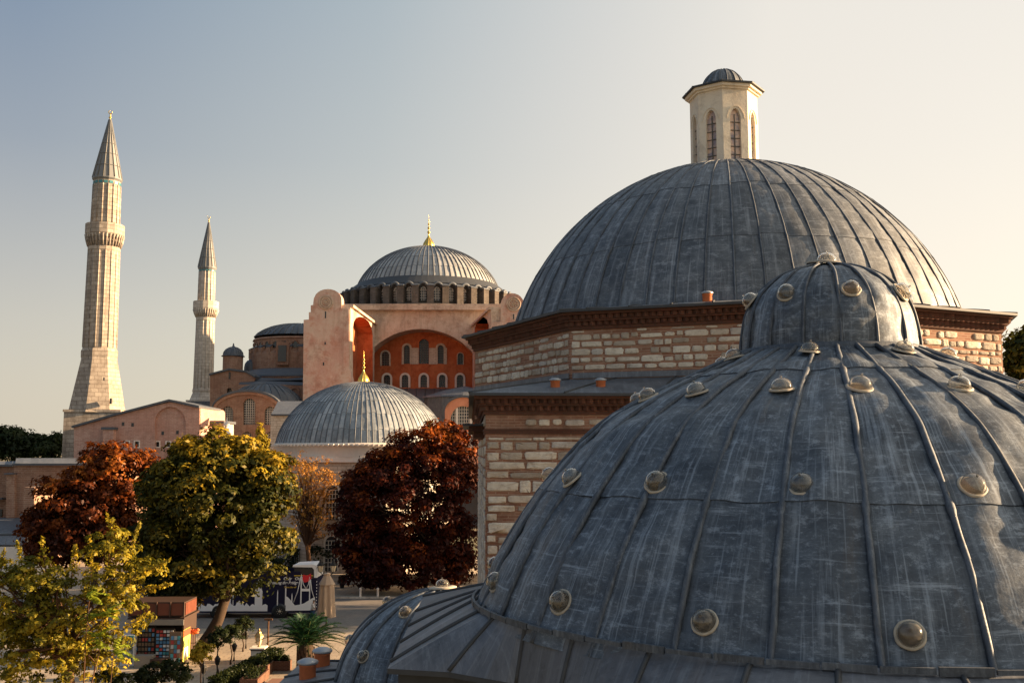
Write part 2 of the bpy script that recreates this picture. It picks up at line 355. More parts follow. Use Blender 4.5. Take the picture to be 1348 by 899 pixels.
# ---------------------------------------------------------------- builders
from mathutils import noise as mn
def prof_interp(zs,rs,n):
    """smooth profile (Catmull-Rom through the nodes)"""
    out=[];k=len(zs)
    for i in range(k-1):
        p0=max(i-1,0);p3=min(i+2,k-1)
        for j in range(n):
            t=j/n
            def cr(a,b,c,d): return .5*((2*b)+(-a+c)*t+(2*a-5*b+4*c-d)*t*t+(-a+3*b-3*c+d)*t**3)
            out.append((cr(rs[p0],rs[i],rs[i+1],rs[p3]),cr(zs[p0],zs[i],zs[i+1],zs[p3])))
    out.append((rs[-1],zs[-1])); return out
def capprof(Rr,H,z0,T,n=40,eps=.02):
    return [(Rr*math.sin(a)/math.sin(T),z0+H*(math.cos(a)-math.cos(T))/(1-math.cos(T))) for a in [T-(T-eps)*i/n for i in range(n+1)]]
def dome(name,prof,c,nr,a0,laps,mat_,parent,rib=.03,step=.01,puff=.01,na=4,jit=0,wob=.01,ribmi=None,seed=3,puvs=1.,tonev=.35,ribflat=1.,mats=None,ribtop=0):
    """lead clad dome: nr sheets round, lap joints at the given profile fractions, a rolled seam over each joint"""
    rg=random.Random(seed); m=M(); xc,yc,zc=c
    # arc length
    L=[0]
    for i in range(1,len(prof)): L.append(L[-1]+math.hypot(prof[i][0]-prof[i-1][0],prof[i][1]-prof[i-1][1]))
    T=L[-1]
    def P(l):
        l=min(max(l,0),T)
        import bisect
        i=min(bisect.bisect_right(L,l)-1,len(prof)-2); t=(l-L[i])/(L[i+1]-L[i]+1e-12)
        return prof[i][0]*(1-t)+prof[i+1][0]*t, prof[i][1]*(1-t)+prof[i+1][1]*t
    def nrm(l):
        r0,z0=P(l-.02*T); r1,z1=P(l+.02*T); tx,tz=r1-r0,z1-z0; q=math.hypot(tx,tz)+1e-9
        return tz/q,-tx/q
    R0=prof[0][0]; da=2*PI/nr
    for k in range(nr):
        ls=[0]+[min(.97,max(.03,q+(jit*rg.uniform(-1,1)))) for q in laps]+[1]
        for row in range(len(ls)-1):
            l0,l1=ls[row]*T,ls[row+1]*T; ns=max(2,int((l1-l0)/T*len(prof)*1.1)); vs=[];pv=[]
            tone=.5+tonev*rg.uniform(-1,1)
            for i in range(ns+1):
                l=l0+(l1-l0)*i/ns; r,z=P(l); nx,nz=nrm(l)
                for j in range(na+1):
                    f=j/na; a=a0+da*(k+f)
                    o=step*(1-i/ns)+puff*math.sin(PI*f)
                    x,y=xc+r*math.sin(a),yc-r*math.cos(a)
                    if wob: o+=wob*mn.noise(Vector((x,y,z+zc))*1.7)+wob*.5*mn.noise(Vector((x,y,z+zc))*5)
                    rr=r+nx*o; zz=z+nz*o
                    vs.append((xc+rr*math.sin(a),yc-rr*math.cos(a),zc+zz)); pv.append((a*R0*.8*puvs+k*3.1,l*puvs,f))
            fs=[(i*(na+1)+j,i*(na+1)+j+1,(i+1)*(na+1)+j+1,(i+1)*(na+1)+j) for i in range(ns) for j in range(na)]
            m.add(vs,fs,0,tone,pv,sm=True)
            if step>0 and row>0:   # little riser at the lap
                vs2=vs[:na+1]; lo=[]
                r,z=P(l0); nx,nz=nrm(l0)
                for j in range(na+1):
                    a=a0+da*(k+j/na); o=-.003
                    lo.append((xc+(r+nx*o)*math.sin(a),yc-(r+nx*o)*math.cos(a),zc+z+nz*o))
                m.add(vs2+lo,[(j,j+1,na+2+j,na+1+j) for j in range(na)],1,.3)
        if rib:
            pts=[];rad=[]
            n=90 if R0>4 and rib>.025 and rib<.04 else 36
            off=rg.uniform(-.004,.004)
            for i in range(n):
                l=T*(1-ribtop)*i/(n-1); r,z=P(l); nx,nz=nrm(l); a=a0+da*k
                j_=wob*.25*mn.noise(Vector((k*9.1,l*2.2,1)))/max(r,.3)
                a+=j_
                o=rib*.35
                pts.append((xc+(r+nx*o)*math.sin(a),yc-(r+nx*o)*math.cos(a),zc+z+nz*o)); rad.append(rib*(1+.12*mn.noise(Vector((k*3.3,l*3,5))))*(1.3 if any(0<q*T-l<.09*min(1,R0/3) for q in laps) else 1)*(.75+.25*min(1,r/R0*2)))
            m.tube(pts,rad,8,1,.5+.25*rg.uniform(-1,1),flat=ribflat)
    return m.build(name,mats or [mat_,MT['lead_seam']],parent)
def stones(m,P0,U,Nn,width,z0,z1,rowh,wmin,wmax,seed,skip=.12,gap=.035,sq=.45,mi=0,bandevery=0,depth=.03):
    rg=random.Random(seed); U=Vector(U).normalized(); Nn=Vector(Nn).normalized(); Z=Vector((0,0,1)); P0=Vector(P0)
    z=z0; row=0
    while z<z1-.08:
        h=min(rowh*rg.uniform(.72,1.25),z1-z); row+=1
        if bandevery and row%bandevery==0: z+=.13; continue
        x=rg.uniform(0,.05)
        while x<width-.12:
            wd=min(rg.uniform(wmin,wmax) if rg.random()>.25 else rg.uniform(wmin,wmin*1.6),width-x)
            if rg.random()>skip:
                g=gap*rg.uniform(.5,1.6); hh=h*rg.uniform(.72,1.0)-g; ww=wd-g*1.3
                if hh>.05 and ww>.08:
                    cz=z+g/2+hh/2+rg.uniform(0,max(0,h-g-hh)); cx=x+wd/2
                    n=22; ring=[]
                    e=sq*rg.uniform(.6,1.3)
                    for i in range(n):
                        a=2*PI*i/n+.15; ca,sa=math.cos(a),math.sin(a)
                        jx=1+rg.uniform(-.09,.04)
                        ring.append(((abs(ca)**e)*(1 if ca>0 else -1)*ww/2*jx,(abs(sa)**e)*(1 if sa>0 else -1)*hh/2*(1+rg.uniform(-.11,.04))))
                    vs=[]
                    for sc_,dd in ((1,-.01),(.985,depth*.75),(.93,depth),(.5,depth*1.08)):
                        for (a,b) in ring:
                            vs.append(P0+U*(cx+a*sc_)+Z*(cz-P0.z+b*sc_)+Nn*(dd+rg.uniform(-.006,.006)*(sc_<1)))
                    vs.append(P0+U*cx+Z*(cz-P0.z)+Nn*depth*1.1)
                    fs=[(k*n+i,k*n+(i+1)%n,(k+1)*n+(i+1)%n,(k+1)*n+i) for k in range(3) for i in range(n)]+[(3*n+i,3*n+(i+1)%n,4*n) for i in range(n)]
                    m.add(vs,fs,mi,rg.random(),sm=True)
            x+=wd
        z+=h
def cornice(m,poly,z,rows,mi=0,rg=random.Random(5)):
    """brick cornice under an eave: stepped courses with rows of corner-on bricks; poly is the wall line"""
    o=0.0; zz=z
    for kind,h,out in rows:
        o+=out
        if kind=='c':
            m.prism(offset_poly(poly,o),zz,zz+h,mi,rg.uniform(.35,.6))
        else:
            m.prism(offset_poly(poly,o-.13),zz-.002,zz+h+.002,mi,.15)
            Q=offset_poly(poly,o-.02)
            for i in range(len(Q)):
                a,b=Vector(Q[i]),Vector(Q[(i+1)%len(Q)]); L=(b-a).length; n=int(L/.2); d=(b-a)/L; an=math.atan2(d.y,d.x)
                for k in range(n):
                    p=a+d*(L*(k+.5)/n); nn=Vector((d.y,-d.x)); p=p-nn*.05
                    m.box((p.x,p.y,zz+h/2),(.135,.135,h),an+PI/4,mi,rg.uniform(.3,.95))
        zz+=h
    return zz,o
def ringroof(m,outer,zo,inner,zi,c,n=96,mi=0,tones=None,seams=0,seamr=.03,smi=1,zof=None):
    """sheet roof between two closed outlines; each sector its own sheet, rolled seams every few sectors"""
    angs=sorted(set([2*PI*i/n for i in range(n)]+[math.atan2(p[1]-c[1],p[0]-c[0])%(2*PI) for p in outer]))
    inf=(lambda a:inner) if not isinstance(inner,list) else (lambda a:ray_poly(inner,c,a))
    rg=random.Random(4); K=len(angs); tone=.5; per=max(1,round(K/seams)) if seams else 1
    for i in range(K):
        a,b=angs[i],angs[(i+1)%K]+(2*PI if i==K-1 else 0)
        if i%per==0: tone=.5+rg.uniform(-.3,.3)
        ro0,ro1=ray_poly(outer,c,a+1e-5),ray_poly(outer,c,b-1e-5); ri0,ri1=inf(a),inf(b); zA,zB=(zi(a),zi(b)) if callable(zi) else (zi,zi)
        vs=[];pv=[]
        for k in range(5):
            t=k/4
            for (aa,ro,ri,zi_) in ((a,ro0,ri0,zA),(b,ro1,ri1,zB)):
                r=ro+(ri-ro)*t; z=zo+(zi_-zo)*t+(.02*math.sin(PI*t))
                vs.append((c[0]+r*math.cos(aa),c[1]+r*math.sin(aa),z)); pv.append((aa*4,r,.5))
        m.add(vs,[(2*k,2*k+1,2*k+3,2*k+2) for k in range(4)],mi,tone,pv,sm=True)
        if seams and i%per==0:
            pts=[]
            for k in range(9):
                t=k/8; r=ro0+(ri0-ro0)*t; z=zo+(zA-zo)*t+.02*math.sin(PI*t)+seamr*.4
                pts.append((c[0]+r*math.cos(a),c[1]+r*math.sin(a),z))
            m.tube(pts,seamr,6,smi,.5)
# ---------------------------------------------------------------- bulb glass
def glassmat():
    m,nt,b=mat('bulb_glass',.04,.5); n=N(nt)
    b.inputs['Base Color'].default_value=(.95,.92,.86,1); b.inputs['Transmission Weight'].default_value=1.; b.inputs['IOR'].default_value=1.4
    d=n('ShaderNodeBsdfDiffuse',{'Color':(.46,.42,.35,1)}); f=n.ramp(n.noise(n.pos(),14,4,.7),[(.45,.03),(.75,.26)])
    mx=n('ShaderNodeMixShader',{0:f,1:b.outputs[0],2:d.outputs[0]}); nt.links.new(mx.outputs[0],nt.nodes['Material Output'].inputs[0])
    return m
MT['glass']=glassmat()
MT['bulb_hole']=plain('bulb_hole',(.10,.075,.05),.6)
MT['bulb_ring']=plain('bulb_ring',(.40,.35,.27),.6,.4,0,.35,20,.005)
def bulb(parent,p,nv,s=1.,name='glass_bulb',wide=0,seed=0):
    m=M(); q=Vector(nv).normalized(); p=Vector(p)+q*.005; rg=random.Random(seed)
    q=(q+Vector((rg.uniform(-.16,.16),rg.uniform(-.16,.16),rg.uniform(-.02,.12)))).normalized()
    rg=random.Random(seed*7+3); k=s*.120*rg.uniform(.93,1.06)
    # ring of mortar, uneven
    n=28; prof=[(1.24,-.10),(1.25,.04),(1.16,.10),(1.02,.10),(.98,-.02)]
    if wide: prof=[(2.0,-.05),(2.05,.1),(1.6,.25),(1.1,.3),(.98,.2)]
    b=len(m.v); qq=q.to_track_quat('Z','Y'); vs=[]
    for r,z in prof:
        for j in range(n):
            a=2*PI*j/n; jt=1+(.05*mn.noise(Vector((math.cos(a)*2.5,math.sin(a)*2.5,seed*7.7))) if r>1.1 else 0)
            vs.append(p+qq@Vector((r*k*jt*math.cos(a),r*k*jt*math.sin(a),z*k)))
    m.add(vs,[(i*n+j,i*n+(j+1)%n,(i+1)*n+(j+1)%n,(i+1)*n+j) for i in range(len(prof)-1) for j in range(n)],1,rg.uniform(.3,.8),sm=True)
    m.lathe([(1.0*k,.02*k),(.001,.02*k)],p,24,2,axis=q)
    z0=.2 if wide else .05
    gp=[(1.0,z0),(1.02,z0+.2),(.98,z0+.42),(.86,z0+.68),(.66,z0+.88),(.4,z0+1.0),(.17,z0+1.05),(.10,z0+1.07),(.09,z0+1.16),(.12,z0+1.22),(.08,z0+1.28),(.002,z0+1.3)]
    m.lathe([(r*k,z*k) for r,z in gp],p,28,0,axis=q,sm=True)
    m.lathe([(r*k*.93,z*k*.95) for r,z in gp[:7]][::-1],p,28,0,axis=q,sm=True)
    return m.build(name,[MT['glass'],MT['bulb_ring'],MT['bulb_hole']],parent)
def vent(parent,p,r=.14,h=.34,name='chimney_pot'):
    m=M(); p=Vector(p)
    m.lathe([(r*.95,0),(r,.02),(r,h*.8),(r*1.08,h*.82),(r*1.08,h*.9),(r*.9,h*.9),(r*.85,h*.2)],p,20,0)
    m.lathe([(r*1.25,h*.93),(r*1.3,h),(r*1.22,h*1.06),(r*.7,h*1.16),(.001,h*1.2)],p,20,1)
    m.lathe([(.001,h*.94),(r*1.25,h*.93)],p,20,1)
    return m.build(name,[MT['terracotta'],MT['zinc']],parent)
MT['stone']=None
def stonemat():
    m,nt,b=mat('wall_stone',.9,.2); n=N(nt); t=n.attr('tone').outputs['Fac']
    c=n.ramp(t,[(0,(.36,.31,.25)),(.3,(.52,.45,.36)),(.6,(.66,.59,.48)),(.85,(.74,.68,.56)),(1,(.48,.45,.41))])
    f=n.noise(n.pos(),6,6,.75); g=n.noise(n.vscale(n.pos(),3,3,22),1,5,.7); h=n.noise(n.pos(),1.1,5,.7)
    c=n.mix(n.math('MULTIPLY',n.ramp(f,[(.5,0),(.72,1)]),.6),c,(.17,.12,.08)); c=n.mix(n.math('MULTIPLY',n.ramp(g,[(.55,0),(.7,1)]),.45),c,(.22,.17,.12))
    c=n.mix(n.math('MULTIPLY',n.ramp(h,[(.48,0),(.68,1)]),.4),c,(.30,.20,.13))
    nt.links.new(c,b.inputs['Base Color']); n.bump(n.math('ADD',f,n.math('MULTIPLY',g,.7)),.9,.03,b); return m
MT['stone']=stonemat()
# ================================================================ the tall bath hall
HX,HY=7.68,35.0
hall=empty('domed_bath_hall',(HX,HY,0),'tall stone and brick bath hall, its large ribbed lead dome topped by a pale lantern','bath house')
th=R(2.5)
def rot2(x,y,a): return (x*math.cos(a)-y*math.sin(a),x*math.sin(a)+y*math.cos(a))
hb=8.75
blockP=[tuple(Vector((HX,HY))+Vector(rot2(a*hb,b*hb,th))) for a,b in((-1,-1),(1,-1),(1,1),(-1,1))]
octP=[(HX+8.98*math.cos(R(3-90+45*k)),HY+8.98*math.sin(R(3-90+45*k))) for k in range(8)]
ZE1=EYE+1.42; ZE2=EYE+3.92
CR=[('c',.10,.06),('t',.12,.07),('c',.06,.05),('t',.12,.07),('c',.07,.06)]
ch=sum(r[1] for r in CR)
m=M(); m.prism(blockP,-.2,ZE1-.05,0); wl=m.build('base_wall',MT['brick_wall'],hall)
m=M()
for (a,b,sd) in ((0,1,1),(3,0,2),(1,2,3)):
    A,B=Vector(blockP[a]),Vector(blockP[b]); d=(B-A).normalized(); nn=Vector((d.y,-d.x,0)); L=(B-A).length
    z0=6.0 if sd<3 else 9
    stones(m,(A.x,A.y,z0),(d.x,d.y,0),nn,L,z0,ZE1-ch-.32-.25,.29,.28,1.15,sd*11,skip=.03,sq=.24,gap=.032)
    stones(m,(A.x,A.y,ZE1-ch-.35),(d.x,d.y,0),nn,L,ZE1-ch-.33,ZE1-ch,.30,.3,.7,sd*13,skip=.3,sq=.5,gap=.06)
m.build('stone_courses',MT['stone'],wl)
m=M(); m.prism(offset_poly(blockP,.035),ZE1-ch-.5,ZE1-ch-.43,0,.6); m.prism(offset_poly(blockP,.05),ZE1-ch-.43,ZE1-ch-.37,0,.5)
cornice(m,blockP,ZE1-ch,CR); m.build('base_cornice',MT['brick_cor'],hall)
m=M(); eo=offset_poly(blockP,.44); m.prism(eo,ZE1,ZE1+.07,1,.5)
ringroof(m,eo,ZE1+.072,octP,ZE1+.62,(HX,HY),96,0,seams=34,seamr=.03)
for k in (6,7,0,1):       # lead flashing along the foot of the drum
    a,b=Vector(octP[k]),Vector(octP[(k+1)%8]); d=(b-a).normalized(); nn=Vector((d.y,-d.x))
    c=(a+b)/2+nn*.03; m.box((c.x,c.y,ZE1+.72),((b-a).length*.98,.05,.16),math.atan2(d.y,d.x),0,.95)
rf=m.build('base_roof',[MT['lead_roof'],MT['edge']],hall)
for px,py,Y in ((731,517,26.4),(791,517,26.4)): 
    p=W(px,py,Y); p.z=ZE1+.12+ (Y-25.9)*.1; vent(rf,p,.125,.3)
m=M(); m.prism(octP,ZE1-.3,ZE2-.05,0); dw=m.build('drum_wall',MT['brick_wall'],hall)
m=M()
for k in range(8):
    A,B=Vector(octP[k]),Vector(octP[(k+1)%8]); d=(B-A).normalized(); nn=Vector((d.y,-d.x,0)); L=(B-A).length
    if nn.y>.5: continue
    stones(m,(A.x,A.y,ZE1+.7),(d.x,d.y,0),nn,L-.06,ZE1+.85,ZE2-ch-.02,.215,.22,.72,40+k,skip=.09,sq=.42,gap=.03)
m.build('stone_courses',MT['stone'],dw)
m=M(); cornice(m,octP,ZE2-ch,CR); m.build('drum_cornice',MT['brick_cor'],hall)
m=M(); eo=offset_poly(octP,.44); m.prism(eo,ZE2,ZE2+.07,1,.5); ringroof(m,eo,ZE2+.072,7.9,ZE2+.22,(HX,HY),96,0,seams=48,seamr=.025)
rf=m.build('drum_roof',[MT['lead_roof'],MT['edge']],hall)
m=M(); q0=Vector(blockP[0]); x_=q0.x-.2
m.box((x_-.05,30.5,ZY(572,28)),(.5,5,.16),th,0); m.box((x_-.12,30.5,ZY(572,28)+.16),(.64,5.2,.16),th,0,.3); m.box((x_-.2,30.5,ZY(572,28)+.27),(.82,5.4,.06),th,1); m.build('side_ledge',[MT['brick_cor'],MT['edge']],hall)
p=W(931,392,27.0); p.z=ZE2+.08; vent(rf,p,.13,.32)
pr=capprof(7.70,6.18,EYE+3.95,1.3216,56,eps=.12)
dm=dome('main_dome',pr,(HX,HY,0),56,R(2),[.25,.52,.76],MT['lead_main'],hall,rib=.032,step=.012,puff=.015,na=4,jit=.012,wob=.03,tonev=.22,seed=9,puvs=.9)
# lantern
zt=pr[-1][1]; lr=1.20; zl0=EYE+9.72; zl1=zl0+2.98
lc=(HX,HY)
lan=M(); hexn=8
LP=[(lc[0]+lr*math.cos(R(22.5-90+15+45*k-6)),lc[1]+lr*math.sin(R(22.5-90+15+45*k-6))) for k in range(8)]
WL=[]
for k in range(8):
    A,B=Vector((*LP[k],0)),Vector((*LP[(k+1)%8],0)); d=(B-A).normalized(); nn=Vector((d.y,-d.x,0)); L=(B-A).length
    def q(u,z,o=0): return A+d*u+Vector((0,0,z))+nn*o
    out=[q(0,zl0),q(L,zl0),q(L,zl1),q(0,zl1)]
    hw=.195; cx=L/2; zb=zl0+.34; sp=zl0+1.92; ap=zl0+2.28
    hole=[(cx-hw,zb),(cx+hw,zb)]+[(cx+hw*math.cos(t),sp+(ap-sp)*math.sin(t)**1.25) for t in [PI*i/10 for i in range(0,11)]]
    facade(lan,out,[[q(u,z) for u,z in hole]],-nn*.16)
    # raised outer arch moulding, thin
    i_=[(cx+.30*math.cos(t),sp+.42*math.sin(t)**1.15) for t in [PI*i/14 for i in range(15)]]; o_=[(cx+.33*math.cos(t),sp+.455*math.sin(t)**1.15) for t in [PI*i/14 for i in range(15)]]
    vs=[q(u,z,.0) for u,z in i_]+[q(u,z,0) for u,z in o_]+[q(u,z,.025) for u,z in i_]+[q(u,z,.025) for u,z in o_]; n=15
    lan.add(vs,sum([[(2*n+i,2*n+i+1,3*n+i+1,3*n+i),(i,i+1,2*n+i+1,2*n+i),(n+i,n+i+1,3*n+i+1,3*n+i)] for i in range(n-1)],[]),0,.4)
    WL.append((A,d,nn,L,hole))
lan.prism(offset_poly(LP,.07),zl1,zl1+.07,0,.6); lan.prism(offset_poly(LP,.16),zl1+.07,zl1+.17,0,.6); lan.prism(offset_poly(LP,.03),zl0-.35,zl0+.0,0,.5)
lo=lan.build('lantern',MT['lantern'],hall)
MT['pane']=None
pm,pnt,pb=mat('window_pane',.15,.5); nn_=N(pnt); pnt.links.new(nn_.mix(nn_.ramp(nn_.noise(nn_.pos(),3.1,2),[(.4,0),(.6,1)]),(.30,.25,.27),(.70,.48,.34)),pb.inputs['Base Color']); MT['pane']=pm
for (A,d,nn,L,hole) in WL:
    m=M(); P=[A+d*u+Vector((0,0,z))-nn*.12 for u,z in hole]; m.add(P,[tuple(range(len(P)))],0)
    for j in range(1,6):
        z=zl0+.34+1.75*j/6; c=A+d*(L/2)-nn*.10+Vector((0,0,z)); m.box(c,(.39,.03,.022),math.atan2(d.y,d.x),1)
    c=A+d*(L/2)-nn*.10+Vector((0,0,zl0+.34+.87)); m.box(c,(.025,.035,1.75),math.atan2(d.y,d.x),1)
    m.build('window',[MT['pane'],MT['lattice_dark']],lo)
m=M(); e=offset_poly(LP,.25); m.prism(e,zl1+.17,zl1+.22,1,.4); ringroof(m,e,zl1+.222,.62,zl1+.36,lc,48,0,seams=16,seamr=.015)
m.build('lantern_roof',[MT['lead_roof'],MT['edge']],hall)
dome('lantern_dome',capprof(.78,.82,zl1+.28,1.5,14),(HX,HY,0),16,0,[],MT['lead_main'],hall,rib=.025,step=0,puff=.01,na=2,wob=0)
m=M(); m.lathe([(lr+.12,zl0-.42),(lr+.16,zl0-.30),(lr+.06,zl0-.16),(lr+.0,zl0-.05)],(HX,HY,0),32,0); m.build('lantern_flashing',MT['edge'],hall)
# ================================================================ the near hot room
NX,NY=4.467,13.94
zs=[-2.12,-1.4,-.8,-.2,.3,.7,1.05,1.42]; rs=[4.955,4.62,4.25,3.785,3.305,2.68,1.93,1.12]
hot=empty('hot_room',(NX,NY,0),'near bath roof of dark blue lead with rows of glass bulbs and a smaller dome on its top','bath house')
skP=[(-1.60,18.45),(-1.50,12.35),(-.75,12.16),(.05,11.55),(2.0,7.7),(6.8,7.2),(10.3,9.8),(11,15),(9.5,19.5),(6,20.6)]
m=M(); wp=offset_poly(skP,-.28); m.prism(wp,0,EYE-2.7,0,.35)
m.build('wall',MT['brick_wall'],hot)
m=M(); m.prism(skP,EYE-2.66,EYE-2.60,1,.5)
m.prism(offset_poly(skP,-.12),EYE-2.80,EYE-2.66,1,.1)
def footz(a):   # the apron rides higher on the near side
    return EYE-1.925-.13*(.5-.5*math.cos(min(PI,max(0,(abs(((a+PI/2+PI)%(2*PI))-PI)-.5)*1.5))))
ringroof(m,skP,EYE-2.598,4.90,footz,(NX,NY),120,0,seams=34,seamr=.03)
m.build('skirt_roof',[MT['lead_skirt'],MT['edge']],hot)
pf=prof_interp(zs,rs,9)
big=dome('large_dome',pf,(NX,NY,EYE),32,R(-2.4),[.34,.80],MT['lead_near'],hot,rib=.034,step=.012,puff=.014,na=8,wob=.05,tonev=.16,seed=21,puvs=1.25,jit=0)
m=M()  # lead apron tabs round the foot
rg=random.Random(3)
for k in range(64):
    a=2*PI*k/64; r=5.03
    zz_=footz(a-PI/2); r=5.0; m.box((NX+r*math.sin(a),NY-r*math.cos(a),zz_+.01),(.47,.035,.05+.02*(k%2)+rg.uniform(-.01,.01)),a+rg.uniform(-.02,.02),0,rg.uniform(.2,.7))
m.build('foot_apron',MT['lead_seam'],hot)
def bulbs_on(parent,prf,c,az0,step,zrel,rngk,s=1.,mixup=0,ofs=0):
    import bisect
    for k in rngk:
        a=R(az0+step*k)
        for i in range(len(prf)-1):
            if prf[i][1]<=zrel<=prf[i+1][1]:
                t=(zrel-prf[i][1])/(prf[i+1][1]-prf[i][1]); r=prf[i][0]*(1-t)+prf[i+1][0]*t
                tx,tz=prf[i+1][0]-prf[i][0],prf[i+1][1]-prf[i][1]; q=math.hypot(tx,tz); nx,nz=tz/q,-tx/q; break
        nv=Vector((nx*math.sin(a),-nx*math.cos(a),nz+mixup))
        p=Vector((c[0]+r*math.sin(a),c[1]-r*math.cos(a),c[2]+zrel))+Vector((nx*math.sin(a),-nx*math.cos(a),nz))*(.02+ofs)
        bulb(parent,p,nv,s,seed=k+int(zrel*100))
bulbs_on(big,pf,(NX,NY,EYE),-10.4,22.5,-1.66,range(16))
bulbs_on(big,pf,(NX,NY,EYE),-22.3,24,-.36,range(15))
bulbs_on(big,pf,(NX,NY,EYE),-11,24.4,.70,range(15),1.0,.5)
bulbs_on(big,pf,(NX,NY,EYE),-26.7,45,1.24,range(8),.95,1.2)
z2=[1.36,1.65,1.95,2.2,2.42,2.56,2.64]; r2=[1.22,1.19,1.12,.98,.74,.43,.05]
pf2=prof_interp(z2,r2,6)
sm_=dome('small_dome',pf2,(NX,NY,EYE),16,R(-10.5),[],MT['lead_near'],hot,rib=.022,step=0,puff=.012,na=8,wob=.05,tonev=.2,seed=5,puvs=2.)
bulbs_on(sm_,pf2,(NX,NY,EYE),-1.6,45,2.10,range(8),.92)
bulb(sm_,(NX,NY,EYE+2.63),(0,0,1),1.15,wide=1,seed=77)
m=M(); m.lathe([(1.30,1.33),(1.30,1.39),(1.2,1.42)],(NX,NY,EYE),48,0); m.build('small_dome_apron',MT['lead_seam'],hot)
# ================================================================ low wing with its small dome
wing=empty('low_bath_wing',(-1.4,19,0),'low lead roof with a small bulb-studded dome and two terracotta vents beside it','bath house')
wP=[(-4.62,14),(1.2,14),(1.2,22.3),(-4.5,22.0)]
m=M(); m.prism(offset_poly(wP,-.2),0,EYE-4.55,0,.4); m.build('wall',MT['brick_wall'],wing)
m=M(); m.prism(wP,EYE-4.55,EYE-4.47,1,.5); ringroof(m,wP,EYE-4.468,2.02,EYE-4.28,(-1.36,19.9),80,0,seams=16,seamr=.03)
rf=m.build('roof',[MT['lead_skirt'],MT['edge']],wing)
p=W(424,872,21.0);p.z=EYE-4.44; vent(rf,p,.16,.38)
p=W(404.7,893,19.9);p.z=EYE-4.44; vent(rf,p,.16,.38)
pf3=capprof(2.05,1.62,EYE-4.30,1.35,26)
sd_=dome('dome',pf3,(-1.36,19.9,0),16,R(-4),[],MT['lead_near'],wing,rib=.035,step=0,puff=.01,na=4,wob=.02,tonev=.15,seed=8,puvs=1.5)
bulbs_on(sd_,[(r,z) for r,z in pf3],(-1.36,19.9,0),-47,51.4,EYE-3.72,range(7),.9)
bulbs_on(sd_,[(r,z) for r,z in pf3],(-1.36,19.9,0),-105,72,EYE-3.0,range(5),.9)
bulb(sd_,(-1.36,19.9,EYE-2.66),(0,0,1),1.1,wide=1,seed=71)
# ================================================================ the great domed basilica
def px_poly(L,Y): return [W(a,b,Y) for a,b in L]
def slab(m,L,Y,depth,mi=0,tone=.5,holes=[]):
    facade(m,px_poly(L,Y),[px_poly(h,Y) for h in holes],Vector((0,depth,0)),mi,mi,tone)
    P=[p+Vector((0,depth,0)) for p in px_poly(L,Y)]; m.add(P,[tuple(range(len(P)))],mi,tone)
BY=217.0
bc=W(563.5,400,BY); BX=bc.x
bas=empty('domed_basilica',(BX,BY,0),'great domed basilica with pinkish buttress towers, red arched wall and gold finial','basilica')
# dome
zb=W(563.5,366,BY-15.4).z; za=W(563.5,323.5,BY).z-.5
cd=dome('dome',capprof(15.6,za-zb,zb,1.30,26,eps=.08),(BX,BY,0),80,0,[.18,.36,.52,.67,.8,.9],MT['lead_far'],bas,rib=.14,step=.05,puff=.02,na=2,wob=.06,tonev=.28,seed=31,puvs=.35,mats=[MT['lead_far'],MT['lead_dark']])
def finial(parent,c,s,name='finial'):
    m=M(); pr=[(1.0,0),(1.15,.25),(1.2,.7),(1.05,1.3),(.7,1.9),(.38,2.4),(.2,2.9),(.14,3.4),(.34,3.6),(.34,3.75),(.12,3.95),(.1,4.3),(.28,4.5),(.28,4.65),(.1,4.85),(.08,5.2),(.22,5.35),(.22,5.5),(.07,5.7),(.05,6.1),(.14,6.25),(.04,6.5),(.0,7.6)]
    m.lathe([(r*s,z*s) for r,z in pr],c,20,0)
    for k in range(12):
        a=2*PI*k/12; m.tube([(c[0]+r*s*1.02*math.cos(a),c[1]+r*s*1.02*math.sin(a),c[2]+z*s) for r,z in pr[:6]],.05*s,4,0,.3)
    return m.build(name,MT['gold'],parent)
finial(cd,(BX,BY,za-.3),1.04)
